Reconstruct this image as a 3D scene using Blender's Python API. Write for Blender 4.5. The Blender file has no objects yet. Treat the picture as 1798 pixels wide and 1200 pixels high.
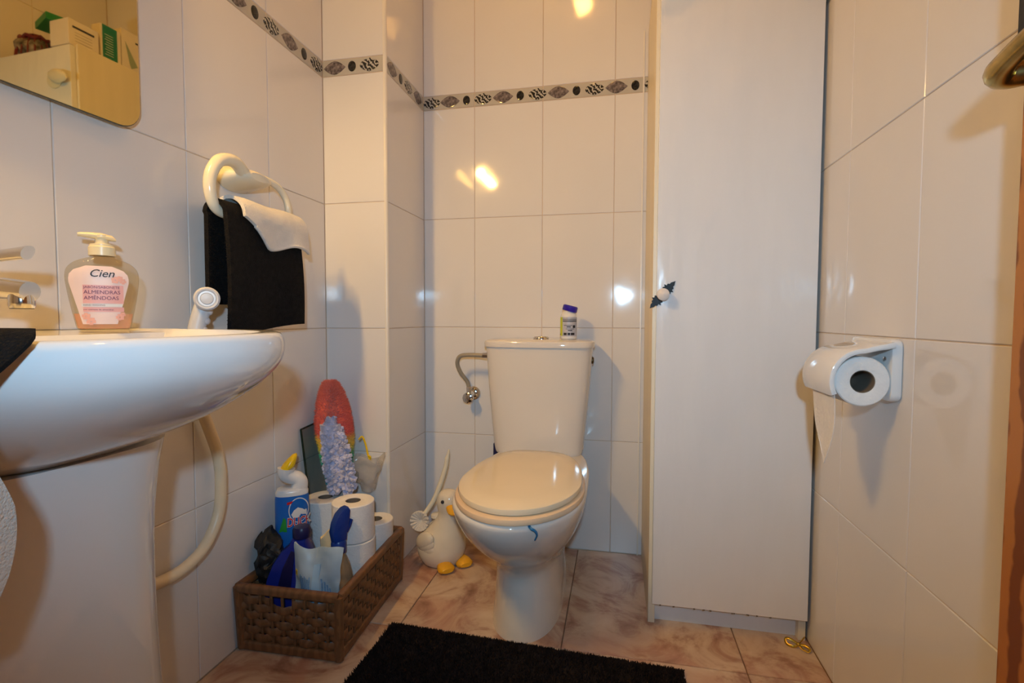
import bpy, bmesh, math, random
from mathutils import Vector, Matrix
random.seed(7)
R = math.radians
PI = math.pi
scene = bpy.context.scene
COL = scene.collection

# ---------------------------------------------------------------- camera
cam_d = bpy.data.cameras.new('camera')
cam_d.sensor_fit = 'HORIZONTAL'; cam_d.sensor_width = 36.0
cam_d.lens = 36.0 * 890.21 / 1798.0
cam_d.clip_start = 0.02
cam = bpy.data.objects.new('camera', cam_d); COL.objects.link(cam)
yaw, pitch, roll = 0.2061, 0.0459, 0.0024
r_ = Vector((math.cos(yaw), math.sin(yaw), 0)); f_ = Vector((-math.sin(yaw), math.cos(yaw), 0)); u_ = Vector((0, 0, 1))
fw = f_ * math.cos(pitch) - u_ * math.sin(pitch); up = u_ * math.cos(pitch) + f_ * math.sin(pitch)
rr = r_ * math.cos(roll) + up * math.sin(roll); uu = up * math.cos(roll) - r_ * math.sin(roll)
M = Matrix((rr, uu, -fw)).transposed().to_4x4(); M.translation = (0, -1.807, 0.8337)
cam.matrix_world = M
scene.camera = cam

# ---------------------------------------------------------------- world, exposure, lights
scene.view_settings.view_transform = 'Standard'
scene.view_settings.look = 'None'
scene.view_settings.gamma = 1.0
scene.view_settings.use_curve_mapping = False
scene.view_settings.exposure = 0.0
world = bpy.data.worlds.new('world'); scene.world = world
world.use_nodes = True
world.node_tree.nodes['Background'].inputs[0].default_value = (1.0, 0.60, 0.28, 1)
world.node_tree.nodes['Background'].inputs[1].default_value = 0.05
FLASH_W, LAMP_E, CEIL_E = 40.0, 445.0, 98.0
FLASH_COL = (0.43, 0.73, 1.0)
LAMP_COL = (1.0, 0.58, 0.15)
CEIL_COL = (1.0, 0.47, 0.10)
fl = bpy.data.lights.new('camera_flash', 'SPOT'); fl.energy = FLASH_W; fl.color = FLASH_COL; fl.shadow_soft_size = 0.022
fl.spot_size = R(100); fl.spot_blend = 1.0
flo = bpy.data.objects.new('camera_flash', fl); flo.location = (0.03, -1.95, 1.0); COL.objects.link(flo)
flo.rotation_euler = (fw + Vector((0, 0, .02))).to_track_quat('-Z', 'Y').to_euler()
flo.scale = (1.25, 0.94, 1.0)          # wide, flat beam of a flash head

# ---------------------------------------------------------------- helpers
WPOS = {}
class MB:
    def __init__(s): s.v = []; s.f = []
    def add(s, vs, fs):
        n = len(s.v); s.v += [tuple(v) for v in vs]; s.f += [tuple(i + n for i in f) for f in fs]; return s
    def xf(s, m): s.v = [tuple(m @ Vector(v)) for v in s.v]; return s
    def mv(s, x, y, z): s.v = [(a + x, b + y, c + z) for a, b, c in s.v]; return s
    def rot(s, ax, deg, o=(0, 0, 0)):
        m = Matrix.Rotation(R(deg), 3, ax); o = Vector(o)
        s.v = [tuple(m @ (Vector(v) - o) + o) for v in s.v]; return s
    def fn(s, f): s.v = [tuple(f(*v)) for v in s.v]; return s
def from_bm(bm):
    bm.verts.index_update(); m = MB(); m.v = [tuple(v.co) for v in bm.verts]; m.f = [tuple(v.index for v in f.verts) for f in bm.faces]; bm.free(); return m
def box(x0, x1, y0, y1, z0, z1, b=0.0, seg=1):
    bm = bmesh.new(); bmesh.ops.create_cube(bm, size=1)
    for v in bm.verts:
        v.co = Vector(((x0 + x1) / 2 + v.co.x * (x1 - x0), (y0 + y1) / 2 + v.co.y * (y1 - y0), (z0 + z1) / 2 + v.co.z * (z1 - z0)))
    if b > 0: bmesh.ops.bevel(bm, geom=bm.edges[:], offset=b, segments=seg, affect='EDGES', profile=0.5)
    return from_bm(bm)
def sphere(c, r, sx=1, sy=1, sz=1, u=20, v=12):
    bm = bmesh.new(); bmesh.ops.create_uvsphere(bm, u_segments=u, v_segments=v, radius=r)
    for w in bm.verts: w.co = Vector((w.co.x * sx + c[0], w.co.y * sy + c[1], w.co.z * sz + c[2]))
    return from_bm(bm)
def ico(c, r, sub=3, sx=1, sy=1, sz=1):
    bm = bmesh.new(); bmesh.ops.create_icosphere(bm, subdivisions=sub, radius=r)
    for w in bm.verts: w.co = Vector((w.co.x * sx + c[0], w.co.y * sy + c[1], w.co.z * sz + c[2]))
    return from_bm(bm)
def loft(rings, cap0=True, cap1=True, closed=True):
    m = MB(); n = len(rings[0])
    for r in rings: m.v += [tuple(p) for p in r]
    for i in range(len(rings) - 1):
        for j in range(n if closed else n - 1):
            a, b = i * n + j, i * n + (j + 1) % n
            m.f.append((a, b, b + n, a + n))
    if cap0: m.f.append(tuple(range(n - 1, -1, -1)))
    if cap1: m.f.append(tuple(range((len(rings) - 1) * n, len(rings) * n)))
    return m
def lathe(prof, c=(0, 0, 0), n=28, cap0=True, cap1=True, sx=1, sy=1):
    return loft([[(c[0] + r * sx * math.cos(2 * PI * j / n), c[1] + r * sy * math.sin(2 * PI * j / n), c[2] + z) for j in range(n)] for r, z in prof], cap0, cap1)
def smooth_path(pts, k=8):
    P = [Vector(p) for p in pts]; out = []
    for i in range(len(P) - 1):
        p0 = P[max(i - 1, 0)]; p1 = P[i]; p2 = P[i + 1]; p3 = P[min(i + 2, len(P) - 1)]
        for j in range(k):
            t = j / k
            out.append(0.5 * ((2 * p1) + (-p0 + p2) * t + (2 * p0 - 5 * p1 + 4 * p2 - p3) * t * t + (-p0 + 3 * p1 - 3 * p2 + p3) * t ** 3))
    out.append(P[-1]); return out
def tube(pts, rad, n=12, k=8, flat=1.0):
    P = smooth_path(pts, k) if k else [Vector(p) for p in pts]
    m = len(P); rs = []
    nrm = None
    for i, p in enumerate(P):
        t = (P[min(i + 1, m - 1)] - P[max(i - 1, 0)]).normalized()
        if nrm is None:
            nrm = t.orthogonal().normalized()
        nrm = (nrm - t * nrm.dot(t)).normalized(); bn = t.cross(nrm)
        if callable(rad): r = rad(i / (m - 1))
        else: r = rad
        rs.append([tuple(p + nrm * r * math.cos(2 * PI * j / n) + bn * r * flat * math.sin(2 * PI * j / n)) for j in range(n)])
    return loft(rs)
def prism(poly, z0, z1, b=0.0):
    """polygon in xy extruded in z, optional bevel on both rims"""
    bm = bmesh.new(); vs = [bm.verts.new((x, y, z0)) for x, y in poly]; f = bm.faces.new(vs)
    bm.normal_update()
    if f.normal.z > 0: f.normal_flip()
    ex = bmesh.ops.extrude_face_region(bm, geom=[f]); top = [g for g in ex['geom'] if isinstance(g, bmesh.types.BMVert)]
    for v in top: v.co.z = z1
    if b > 0:
        es = [e for e in bm.edges if abs(e.verts[0].co.z - e.verts[1].co.z) < 1e-9]
        bmesh.ops.bevel(bm, geom=es, offset=b, segments=2, affect='EDGES', profile=0.5)
    bmesh.ops.recalc_face_normals(bm, faces=bm.faces[:])
    return from_bm(bm)
def rrect(w, h, r, n=6):
    out = []
    for cx, cy, a0 in ((w / 2 - r, h / 2 - r, 0), (-w / 2 + r, h / 2 - r, 90), (-w / 2 + r, -h / 2 + r, 180), (w / 2 - r, -h / 2 + r, 270)):
        for i in range(n + 1): a = R(a0 + 90 * i / n); out.append((cx + r * math.cos(a), cy + r * math.sin(a)))
    return out
def sheet(nu, nv, fn, th):
    """closed shell from surface fn(u,v)->Vector, thickness th"""
    P = [[Vector(fn(i / nu, j / nv)) for j in range(nv + 1)] for i in range(nu + 1)]
    m = MB(); idx = {}
    for s in (0, 1):
        for i in range(nu + 1):
            for j in range(nv + 1):
                a = P[min(i + 1, nu)][j] - P[max(i - 1, 0)][j]; b = P[i][min(j + 1, nv)] - P[i][max(j - 1, 0)]
                nn = a.cross(b); nn = nn.normalized() if nn.length > 1e-12 else Vector((0, 0, 1))
                idx[s, i, j] = len(m.v); m.v.append(tuple(P[i][j] + nn * (th / 2 if s else -th / 2)))
    for i in range(nu):
        for j in range(nv):
            m.f.append((idx[1, i, j], idx[1, i + 1, j], idx[1, i + 1, j + 1], idx[1, i, j + 1]))
            m.f.append((idx[0, i, j + 1], idx[0, i + 1, j + 1], idx[0, i + 1, j], idx[0, i, j]))
    for i in range(nu):
        m.f.append((idx[0, i, 0], idx[0, i + 1, 0], idx[1, i + 1, 0], idx[1, i, 0])); m.f.append((idx[1, i, nv], idx[1, i + 1, nv], idx[0, i + 1, nv], idx[0, i, nv]))
    for j in range(nv):
        m.f.append((idx[1, 0, j], idx[1, 0, j + 1], idx[0, 0, j + 1], idx[0, 0, j])); m.f.append((idx[0, nu, j], idx[0, nu, j + 1], idx[1, nu, j + 1], idx[1, nu, j]))
    return m
def wobble(mb, amp, scale, seed=0.0):
    o = (seed * 3.1 + 50.0, seed * 1.7 + 50.0, seed * 5.3 + 50.0)
    def h(i, j, k, c):
        n = (i * 374761393 + j * 668265263 + k * 2147483647 + c * 1274126177) & 0xffffffff
        n = ((n ^ (n >> 13)) * 1274126177) & 0xffffffff; n ^= n >> 16
        return n / 2147483647.5 - 1.0
    out = []
    for v in mb.v:
        q = [v[i] * scale + o[i] for i in range(3)]; b = [math.floor(t) for t in q]; f = [t - u for t, u in zip(q, b)]; f = [t * t * (3 - 2 * t) for t in f]
        d = []
        for c in range(3):
            t = 0.0
            for i in (0, 1):
                for j in (0, 1):
                    for k in (0, 1):
                        t += h(b[0] + i, b[1] + j, b[2] + k, c) * (f[0] if i else 1 - f[0]) * (f[1] if j else 1 - f[1]) * (f[2] if k else 1 - f[2])
            d.append(t)
        out.append((v[0] + amp * d[0], v[1] + amp * d[1], v[2] + amp * d[2]))
    mb.v = out; return mb
def text_mb(txt, size, shear=0.0, align='CENTER', bold=0.0):
    cu = bpy.data.curves.new('t', 'FONT'); cu.body = txt; cu.size = size; cu.align_x = align; cu.shear = shear; cu.offset = bold; cu.resolution_u = 3
    o = bpy.data.objects.new('t', cu); me = bpy.data.meshes.new_from_object(o)
    m = MB(); m.v = [tuple(v.co) for v in me.vertices]; m.f = [tuple(p.vertices) for p in me.polygons]
    bpy.data.objects.remove(o); bpy.data.curves.remove(cu); bpy.data.meshes.remove(me); return m

def mesh_of(name, mb, mat, angle=40, smooth=True):
    me = bpy.data.meshes.new(name); me.from_pydata(mb.v, [], mb.f); me.update()
    if smooth:
        me.shade_smooth(); me.set_sharp_from_angle(angle=R(angle))
    me.materials.append(mat); return me
def obj(name, mb, mat, parent=None, origin=None, label=None, angle=40, smooth=True, kind=None):
    if origin is None:
        xs, ys, zs = zip(*mb.v); origin = ((min(xs) + max(xs)) / 2, (min(ys) + max(ys)) / 2, min(zs))
    m2 = MB(); m2.f = mb.f; m2.v = [(a - origin[0], b - origin[1], c - origin[2]) for a, b, c in mb.v]
    o = bpy.data.objects.new(name, mesh_of(name, m2, mat, angle, smooth)); COL.objects.link(o)
    W = Vector(origin); WPOS[o.name] = W
    if parent is not None:
        o.parent = parent; o.location = W - WPOS[parent.name]
    else: o.location = W
    if label: o['label'] = label
    if kind: o['kind'] = kind
    return o
def thing(name, loc, label, cat, group=None):
    o = bpy.data.objects.new(name, None); o.empty_display_size = 0.05; COL.objects.link(o); o.location = loc; WPOS[o.name] = Vector(loc)
    return tag(o, label, cat, group)
def tag(o, label, cat, group=None):
    o['label'] = label; o['category'] = cat
    if group: o['group'] = group
    return o
def struct(o): o['kind'] = 'structure'; return o

# ---------------------------------------------------------------- materials
def nodes(name):
    m = bpy.data.materials.new(name); m.use_nodes = True; nt = m.node_tree
    return m, nt, nt.nodes, nt.links, nt.nodes['Principled BSDF']
def mat(name, col, rough=0.5, metal=0.0, var=0.06, scale=18.0, bump=0.0, bscale=60.0, spec=0.5, coat=0.0, trans=0.0, ior=1.45, sheen=0.0, sss=0.0, alpha=1.0, stretch=(1, 1, 1), bdist=0.003):
    m, nt, N, L, b = nodes(name)
    tc = N.new('ShaderNodeTexCoord'); mp = N.new('ShaderNodeMapping'); mp.inputs['Scale'].default_value = stretch
    L.new(tc.outputs['Object'], mp.inputs['Vector'])
    nz = N.new('ShaderNodeTexNoise'); nz.inputs['Scale'].default_value = scale; nz.inputs['Detail'].default_value = 4; L.new(mp.outputs[0], nz.inputs['Vector'])
    cr = N.new('ShaderNodeValToRGB'); L.new(nz.outputs['Fac'], cr.inputs['Fac'])
    cr.color_ramp.elements[0].position = 0.3; cr.color_ramp.elements[1].position = 0.7
    cr.color_ramp.elements[0].color = [max(0, c * (1 - var)) for c in col] + [1]; cr.color_ramp.elements[1].color = [min(1, c * (1 + var)) for c in col] + [1]
    L.new(cr.outputs['Color'], b.inputs['Base Color'])
    b.inputs['Roughness'].default_value = rough; b.inputs['Metallic'].default_value = metal; b.inputs['IOR'].default_value = ior
    b.inputs['Specular IOR Level'].default_value = spec; b.inputs['Coat Weight'].default_value = coat; b.inputs['Coat Roughness'].default_value = 0.05
    b.inputs['Transmission Weight'].default_value = trans; b.inputs['Sheen Weight'].default_value = sheen; b.inputs['Alpha'].default_value = alpha
    if sss: b.inputs['Subsurface Weight'].default_value = sss; b.inputs['Subsurface Radius'].default_value = (0.02, 0.012, 0.008); b.inputs['Subsurface Scale'].default_value = 0.5
    if bump:
        n2 = N.new('ShaderNodeTexNoise'); n2.inputs['Scale'].default_value = bscale; n2.inputs['Detail'].default_value = 3; L.new(mp.outputs[0], n2.inputs['Vector'])
        bp = N.new('ShaderNodeBump'); bp.inputs['Strength'].default_value = bump; bp.inputs['Distance'].default_value = bdist
        L.new(n2.outputs['Fac'], bp.inputs['Height']); L.new(bp.outputs['Normal'], b.inputs['Normal'])
    return m
def clear(name, tint, rough=0.03, body=0.0, bodycol=(1, 1, 1)):
    """thin clear plastic or glass sheet: tinted see-through plus a fresnel gloss, optional milky body"""
    m = bpy.data.materials.new(name); m.use_nodes = True; nt = m.node_tree; N = nt.nodes; L = nt.links
    N.remove(N['Principled BSDF']); out = N['Material Output']
    tr = N.new('ShaderNodeBsdfTransparent'); gl = N.new('ShaderNodeBsdfGlossy'); gl.inputs['Roughness'].default_value = rough
    lw_ = N.new('ShaderNodeLayerWeight'); pw = N.new('ShaderNodeMath'); pw.operation = 'POWER'; pw.inputs[1].default_value = 4.0; L.new(lw_.outputs['Facing'], pw.inputs[0])
    fr = N.new('ShaderNodeMath'); fr.operation = 'MULTIPLY_ADD'; fr.inputs[1].default_value = 0.5; fr.inputs[2].default_value = 0.04; L.new(pw.outputs[0], fr.inputs[0])
    nz = N.new('ShaderNodeTexNoise'); nz.inputs['Scale'].default_value = 9
    mxc = N.new('ShaderNodeMixRGB'); mxc.inputs[1].default_value = (*tint, 1); mxc.inputs[2].default_value = (*[t * 0.94 for t in tint], 1)
    L.new(nz.outputs['Fac'], mxc.inputs[0]); L.new(mxc.outputs[0], tr.inputs['Color'])
    mx = N.new('ShaderNodeMixShader'); L.new(fr.outputs[0], mx.inputs[0])
    base = tr
    if body:
        d0 = N.new('ShaderNodeBsdfDiffuse'); d0.inputs['Color'].default_value = (*bodycol, 1); t0 = N.new('ShaderNodeBsdfTranslucent'); t0.inputs['Color'].default_value = (*bodycol, 1)
        df = N.new('ShaderNodeMixShader'); df.inputs[0].default_value = 0.5; L.new(d0.outputs[0], df.inputs[1]); L.new(t0.outputs[0], df.inputs[2])
        m2 = N.new('ShaderNodeMixShader'); m2.inputs[0].default_value = body; L.new(tr.outputs[0], m2.inputs[1]); L.new(df.outputs[0], m2.inputs[2]); base = m2
    L.new(base.outputs[0], mx.inputs[1]); L.new(gl.outputs[0], mx.inputs[2]); L.new(mx.outputs[0], out.inputs['Surface'])
    return m
def tile_mat(name, col, rough, bump, bscale):
    m, nt, N, L, b = nodes(name)
    tc = N.new('ShaderNodeTexCoord'); oi = N.new('ShaderNodeObjectInfo')
    ad = N.new('ShaderNodeVectorMath'); ad.operation = 'MULTIPLY_ADD'; ad.inputs[1].default_value = (1, 1, 1)
    cm = N.new('ShaderNodeCombineXYZ'); mu = N.new('ShaderNodeMath'); mu.operation = 'MULTIPLY'; mu.inputs[1].default_value = 20
    L.new(oi.outputs['Random'], mu.inputs[0]); L.new(mu.outputs[0], cm.inputs[0]); L.new(mu.outputs[0], cm.inputs[2])
    L.new(tc.outputs['Object'], ad.inputs[0]); L.new(cm.outputs[0], ad.inputs[2])
    nz = N.new('ShaderNodeTexNoise'); nz.inputs['Scale'].default_value = bscale; nz.inputs['Detail'].default_value = 1.5; L.new(ad.outputs[0], nz.inputs['Vector'])
    cr = N.new('ShaderNodeValToRGB'); cr.color_ramp.elements[0].color = [c * 0.97 for c in col] + [1]; cr.color_ramp.elements[1].color = (*col, 1); L.new(nz.outputs['Fac'], cr.inputs['Fac'])
    L.new(cr.outputs[0], b.inputs['Base Color']); b.inputs['Roughness'].default_value = rough
    bp = N.new('ShaderNodeBump'); bp.inputs['Strength'].default_value = bump; bp.inputs['Distance'].default_value = 0.002
    L.new(nz.outputs['Fac'], bp.inputs['Height']); L.new(bp.outputs['Normal'], b.inputs['Normal']); return m
def floor_mat():
    m, nt, N, L, b = nodes('floor_marble')
    tc = N.new('ShaderNodeTexCoord'); oi = N.new('ShaderNodeObjectInfo')
    cm = N.new('ShaderNodeCombineXYZ'); mu = N.new('ShaderNodeMath'); mu.operation = 'MULTIPLY'; mu.inputs[1].default_value = 30
    L.new(oi.outputs['Random'], mu.inputs[0]); L.new(mu.outputs[0], cm.inputs[0]); L.new(mu.outputs[0], cm.inputs[1])
    ad = N.new('ShaderNodeVectorMath'); ad.operation = 'ADD'; L.new(tc.outputs['Object'], ad.inputs[0]); L.new(cm.outputs[0], ad.inputs[1])
    n1 = N.new('ShaderNodeTexNoise'); n1.inputs['Scale'].default_value = 5.5; n1.inputs['Detail'].default_value = 8; n1.inputs['Roughness'].default_value = 0.62; n1.inputs['Distortion'].default_value = 1.6; L.new(ad.outputs[0], n1.inputs['Vector'])
    c1 = N.new('ShaderNodeValToRGB'); L.new(n1.outputs['Fac'], c1.inputs['Fac']); e = c1.color_ramp.elements
    e[0].position = 0.30; e[0].color = (0.24, 0.115, 0.075, 1); e[1].position = 0.66; e[1].color = (0.68, 0.53, 0.41, 1)
    x = e.new(0.42); x.color = (0.43, 0.25, 0.175, 1); x = e.new(0.52); x.color = (0.60, 0.43, 0.31, 1)
    n2 = N.new('ShaderNodeTexNoise'); n2.inputs['Scale'].default_value = 3.0; n2.inputs['Detail'].default_value = 3; n2.inputs['Distortion'].default_value = 0.8; L.new(ad.outputs[0], n2.inputs['Vector'])
    c2 = N.new('ShaderNodeValToRGB'); L.new(n2.outputs['Fac'], c2.inputs['Fac']); c2.color_ramp.elements[0].position = 0.55; c2.color_ramp.elements[1].position = 0.68
    c2.color_ramp.elements[0].color = (0, 0, 0, 1); c2.color_ramp.elements[1].color = (0.55, 0.55, 0.55, 1)
    mx = N.new('ShaderNodeMixRGB'); mx.inputs[2].default_value = (0.52, 0.27, 0.19, 1); L.new(c2.outputs[0], mx.inputs[0]); L.new(c1.outputs[0], mx.inputs[1])
    L.new(mx.outputs[0], b.inputs['Base Color']); b.inputs['Roughness'].default_value = 0.28; return m
def stripe_mat(name, c1, c2, scale, dist, axis='X', rough=0.3, detail=2.0):
    m, nt, N, L, b = nodes(name)
    tc = N.new('ShaderNodeTexCoord'); w = N.new('ShaderNodeTexWave'); w.bands_direction = axis; w.inputs['Scale'].default_value = scale; w.inputs['Distortion'].default_value = dist; w.inputs['Detail'].default_value = detail; w.inputs['Detail Scale'].default_value = 2
    L.new(tc.outputs['Object'], w.inputs['Vector']); cr = N.new('ShaderNodeValToRGB'); cr.color_ramp.elements[0].color = (*c1, 1); cr.color_ramp.elements[1].color = (*c2, 1)
    cr.color_ramp.elements[0].position = 0.35; cr.color_ramp.elements[1].position = 0.65
    L.new(w.outputs['Fac'], cr.inputs['Fac']); L.new(cr.outputs[0], b.inputs['Base Color']); b.inputs['Roughness'].default_value = rough; return m
def emit_mat(name, col, e):
    m = bpy.data.materials.new(name); m.use_nodes = True; N = m.node_tree.nodes; N.remove(N['Principled BSDF'])
    em = N.new('ShaderNodeEmission'); em.inputs[0].default_value = (*col, 1); em.inputs[1].default_value = e
    m.node_tree.links.new(em.outputs[0], N['Material Output'].inputs['Surface']); return m
def zramp_mat(name, stops, axis=2, rough=0.8):
    """dyed bands along the object's own height (stops in metres from its base)"""
    m, nt, N, L, b = nodes(name)
    tc = N.new('ShaderNodeTexCoord'); sp = N.new('ShaderNodeSeparateXYZ'); L.new(tc.outputs['Object'], sp.inputs[0])
    z1 = stops[-1][0]; dv = N.new('ShaderNodeMath'); dv.operation = 'DIVIDE'; dv.inputs[1].default_value = z1; L.new(sp.outputs[axis], dv.inputs[0])
    cr = N.new('ShaderNodeValToRGB'); e = cr.color_ramp.elements
    for i, (z, c) in enumerate(stops):
        x = e[i] if i < 2 else e.new(z / z1)
        x.position = z / z1; x.color = (*c, 1)
    L.new(dv.outputs[0], cr.inputs['Fac']); L.new(cr.outputs[0], b.inputs['Base Color']); b.inputs['Roughness'].default_value = rough
    b.inputs['Sheen Weight'].default_value = 0.3; return m

M_tile = tile_mat('wall_tile', (0.78, 0.755, 0.74), 0.07, 0.35, 9.0)
M_grout = mat('grout', (0.66, 0.51, 0.37), 0.9, bump=0.3)
M_fgrout = mat('floor_grout', (0.30, 0.17, 0.10), 0.9, bump=0.3)
M_floor = floor_mat()
M_ceil = mat('ceiling_paint', (0.82, 0.79, 0.74), 0.9, var=0.02)
M_band = mat('border_glaze', (0.50, 0.47, 0.41), 0.15, var=0.06)
M_leaf = mat('grey_leaf_marble', (0.17, 0.14, 0.135), 0.12, var=0.75, scale=110)
M_oval = mat('black_oval_marble', (0.02, 0.02, 0.02), 0.1, var=0.8, scale=150)
M_zebra = stripe_mat('zebra_marble', (0.015, 0.015, 0.015), (0.50, 0.47, 0.41), 34, 9, 'DIAGONAL', 0.12, 4.0)
M_pvc = mat('pvc_trim', (0.80, 0.75, 0.66), 0.3, var=0.02)
M_cer = mat('white_ceramic', (0.80, 0.79, 0.78), 0.06, var=0.015, scale=5, coat=0.3)
M_toil = mat('toilet_ceramic', (0.76, 0.71, 0.65), 0.08, var=0.015, scale=5, coat=0.3)
M_seat = mat('seat_plastic', (0.78, 0.58, 0.38), 0.2, var=0.03, scale=8)
M_lid = mat('lid_plastic', (0.80, 0.68, 0.48), 0.12, var=0.02, scale=8, coat=0.2)
M_chrome = mat('chrome', (0.75, 0.73, 0.70), 0.12, 1.0, var=0.08)
M_braid = stripe_mat('braided_steel', (0.18, 0.15, 0.11), (0.50, 0.44, 0.34), 160, 1.0, 'DIAGONAL', 0.35)
M_dark = mat('dark_gap', (0.02, 0.018, 0.016), 0.6)
M_lam = mat('white_laminate', (0.80, 0.79, 0.79), 0.17, var=0.015, scale=6, bump=0.8, bscale=3.4, stretch=(3.0, 1, 0.9), bdist=0.0075)
M_lame = mat('laminate_edge', (0.80, 0.72, 0.56), 0.4, var=0.05, stretch=(1, 1, 0.1))
M_iron = mat('black_iron', (0.015, 0.014, 0.013), 0.45, 0.6, bump=0.3)
M_porc = mat('porcelain_knob', (0.80, 0.72, 0.66), 0.1, var=0.02)
M_black = mat('black_terry', (0.008, 0.007, 0.007), 0.95, var=0.35, scale=90, bump=1.0, bscale=420, spec=0.2)
M_white_t = mat('white_terry', (0.80, 0.74, 0.66), 0.95, var=0.05, scale=30, bump=0.8, bscale=380, sheen=0.3)
M_cream = mat('cream_plastic', (0.80, 0.74, 0.58), 0.18, var=0.02)
M_grey_pl = mat('grey_white_plastic', (0.62, 0.62, 0.64), 0.35, var=0.03)
M_mirror = mat('silver_mirror', (0.72, 0.66, 0.40), 0.02, 1.0, var=0.01)
M_medge = mat('mirror_edge', (0.10, 0.09, 0.06), 0.3)
M_paper = mat('tissue_paper', (0.84, 0.81, 0.78), 0.95, var=0.03, scale=40, bump=0.5, bscale=160)
M_card = mat('cardboard_core', (0.16, 0.13, 0.10), 0.9, var=0.1)
M_wick = stripe_mat('brown_rattan', (0.17, 0.075, 0.028), (0.22, 0.098, 0.038), 14, 6, 'X', 0.45)
M_mat = mat('bath_mat_pile', (0.014, 0.010, 0.010), 1.0, var=0.5, scale=60, spec=0.2)
M_duck = mat('duck_glaze', (0.80, 0.72, 0.58), 0.12, var=0.03, coat=0.3)
M_orange = mat('orange_glaze', (0.85, 0.42, 0.02), 0.15, var=0.06, coat=0.3)
M_wood = stripe_mat('varnished_pine', (0.21, 0.058, 0.009), (0.47, 0.17, 0.032), 9, 2.5, 'Y', 0.25, 3)
M_brass = mat('aged_brass', (0.50, 0.36, 0.13), 0.25, 1.0, var=0.25, scale=40)
M_dbrass = mat('dark_bronze', (0.10, 0.07, 0.035), 0.35, 0.9, var=0.3)
M_blue = mat('navy_plastic', (0.008, 0.022, 0.26), 0.22, var=0.1)
M_dblue = mat('dark_navy_cap', (0.010, 0.010, 0.07), 0.35, var=0.1)
M_tblue = mat('trigger_blue', (0.008, 0.038, 0.25), 0.3, var=0.1)
M_lblue = mat('label_blue', (0.01, 0.13, 0.50), 0.3, var=0.06)
M_wpl = mat('white_plastic', (0.78, 0.77, 0.76), 0.25, var=0.02)
M_yel = mat('yellow_plastic', (0.86, 0.56, 0.01), 0.25, var=0.05)
M_red = mat('red_ink', (0.60, 0.015, 0.02), 0.4, var=0.05)
M_green = mat('green_ink', (0.02, 0.30, 0.04), 0.5, var=0.05)
M_ink = mat('black_ink', (0.02, 0.02, 0.03), 0.5)
M_pink = mat('label_pink', (0.80, 0.42, 0.40), 0.4, var=0.06)
M_lpink = mat('label_pale_pink', (0.84, 0.66, 0.62), 0.4, var=0.03)
M_plum = mat('plum_ink', (0.13, 0.03, 0.10), 0.5)
M_gold = mat('gold_ribbon', (0.60, 0.40, 0.06), 0.25, 0.8, var=0.3, scale=60)
M_hose = mat('cream_hose', (0.80, 0.68, 0.48), 0.35, var=0.04)
M_bag = mat('black_bag', (0.018, 0.018, 0.018), 0.55, var=0.3, bump=0.5, bscale=60)
M_wipe = mat('wipes_film', (0.38, 0.49, 0.58), 0.35, var=0.08, scale=20)
M_wipeb = mat('wipes_print_blue', (0.16, 0.30, 0.50), 0.4, var=0.3, scale=150)
M_glassp = clear('tinted_glass', (0.86, 0.89, 0.87), 0.01, 0.10, (0.25, 0.28, 0.28))
M_gedge = mat('glass_edge', (0.012, 0.03, 0.022), 0.1)
M_cello = clear('cellophane', (0.97, 0.97, 0.97), 0.06, 0.28, (0.9, 0.88, 0.86))
M_spray = clear('clear_bottle', (0.86, 0.80, 0.70), 0.04, 0.35, (0.62, 0.52, 0.40))
M_soapb = clear('soap_bottle', (0.93, 0.90, 0.82), 0.02, 0.06, (0.55, 0.50, 0.38))
M_liq = mat('soap_liquid', (0.85, 0.45, 0.30), 0.15, var=0.02, sss=0.6)
M_pump = mat('pump_cream', (0.80, 0.70, 0.46), 0.3, var=0.02)
M_pill = mat('lime_label', (0.55, 0.62, 0.02), 0.4, var=0.1)
M_silver = mat('silver_label', (0.50, 0.50, 0.56), 0.35, var=0.1, scale=80)
M_cap = mat('violet_blue_cap', (0.03, 0.015, 0.36), 0.3, var=0.08)
M_maroon = mat('maroon_net', (0.16, 0.012, 0.015), 0.6, var=0.3)
M_gbox = mat('green_card', (0.01, 0.20, 0.05), 0.45, var=0.06)
M_teal = mat('teal_card', (0.005, 0.20, 0.13), 0.45, var=0.06)
M_wcard = mat('white_card', (0.78, 0.72, 0.66), 0.5, var=0.03)
M_olive = clear('olive_bag', (0.75, 0.70, 0.45), 0.08, 0.45, (0.45, 0.40, 0.18))
M_blue_clip = mat('blue_clip', (0.02, 0.16, 0.34), 0.3)
M_coral = zramp_mat('rainbow_duster', [(0.0, (0.02, 0.22, 0.42)), (0.06, (0.02, 0.36, 0.40)), (0.10, (0.05, 0.45, 0.22)), (0.125, (0.75, 0.55, 0.03)), (0.15, (0.78, 0.50, 0.05)), (0.170, (0.76, 0.11, 0.07)), (0.33, (0.86, 0.19, 0.10))])
M_lav = mat('lavender_chenille', (0.48, 0.49, 0.66), 0.95, var=0.3, scale=45, sheen=0.3)
M_bulb = emit_mat('warm_bulb', LAMP_COL, LAMP_E)
M_globe = emit_mat('warm_globe', CEIL_COL, CEIL_E)

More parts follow.
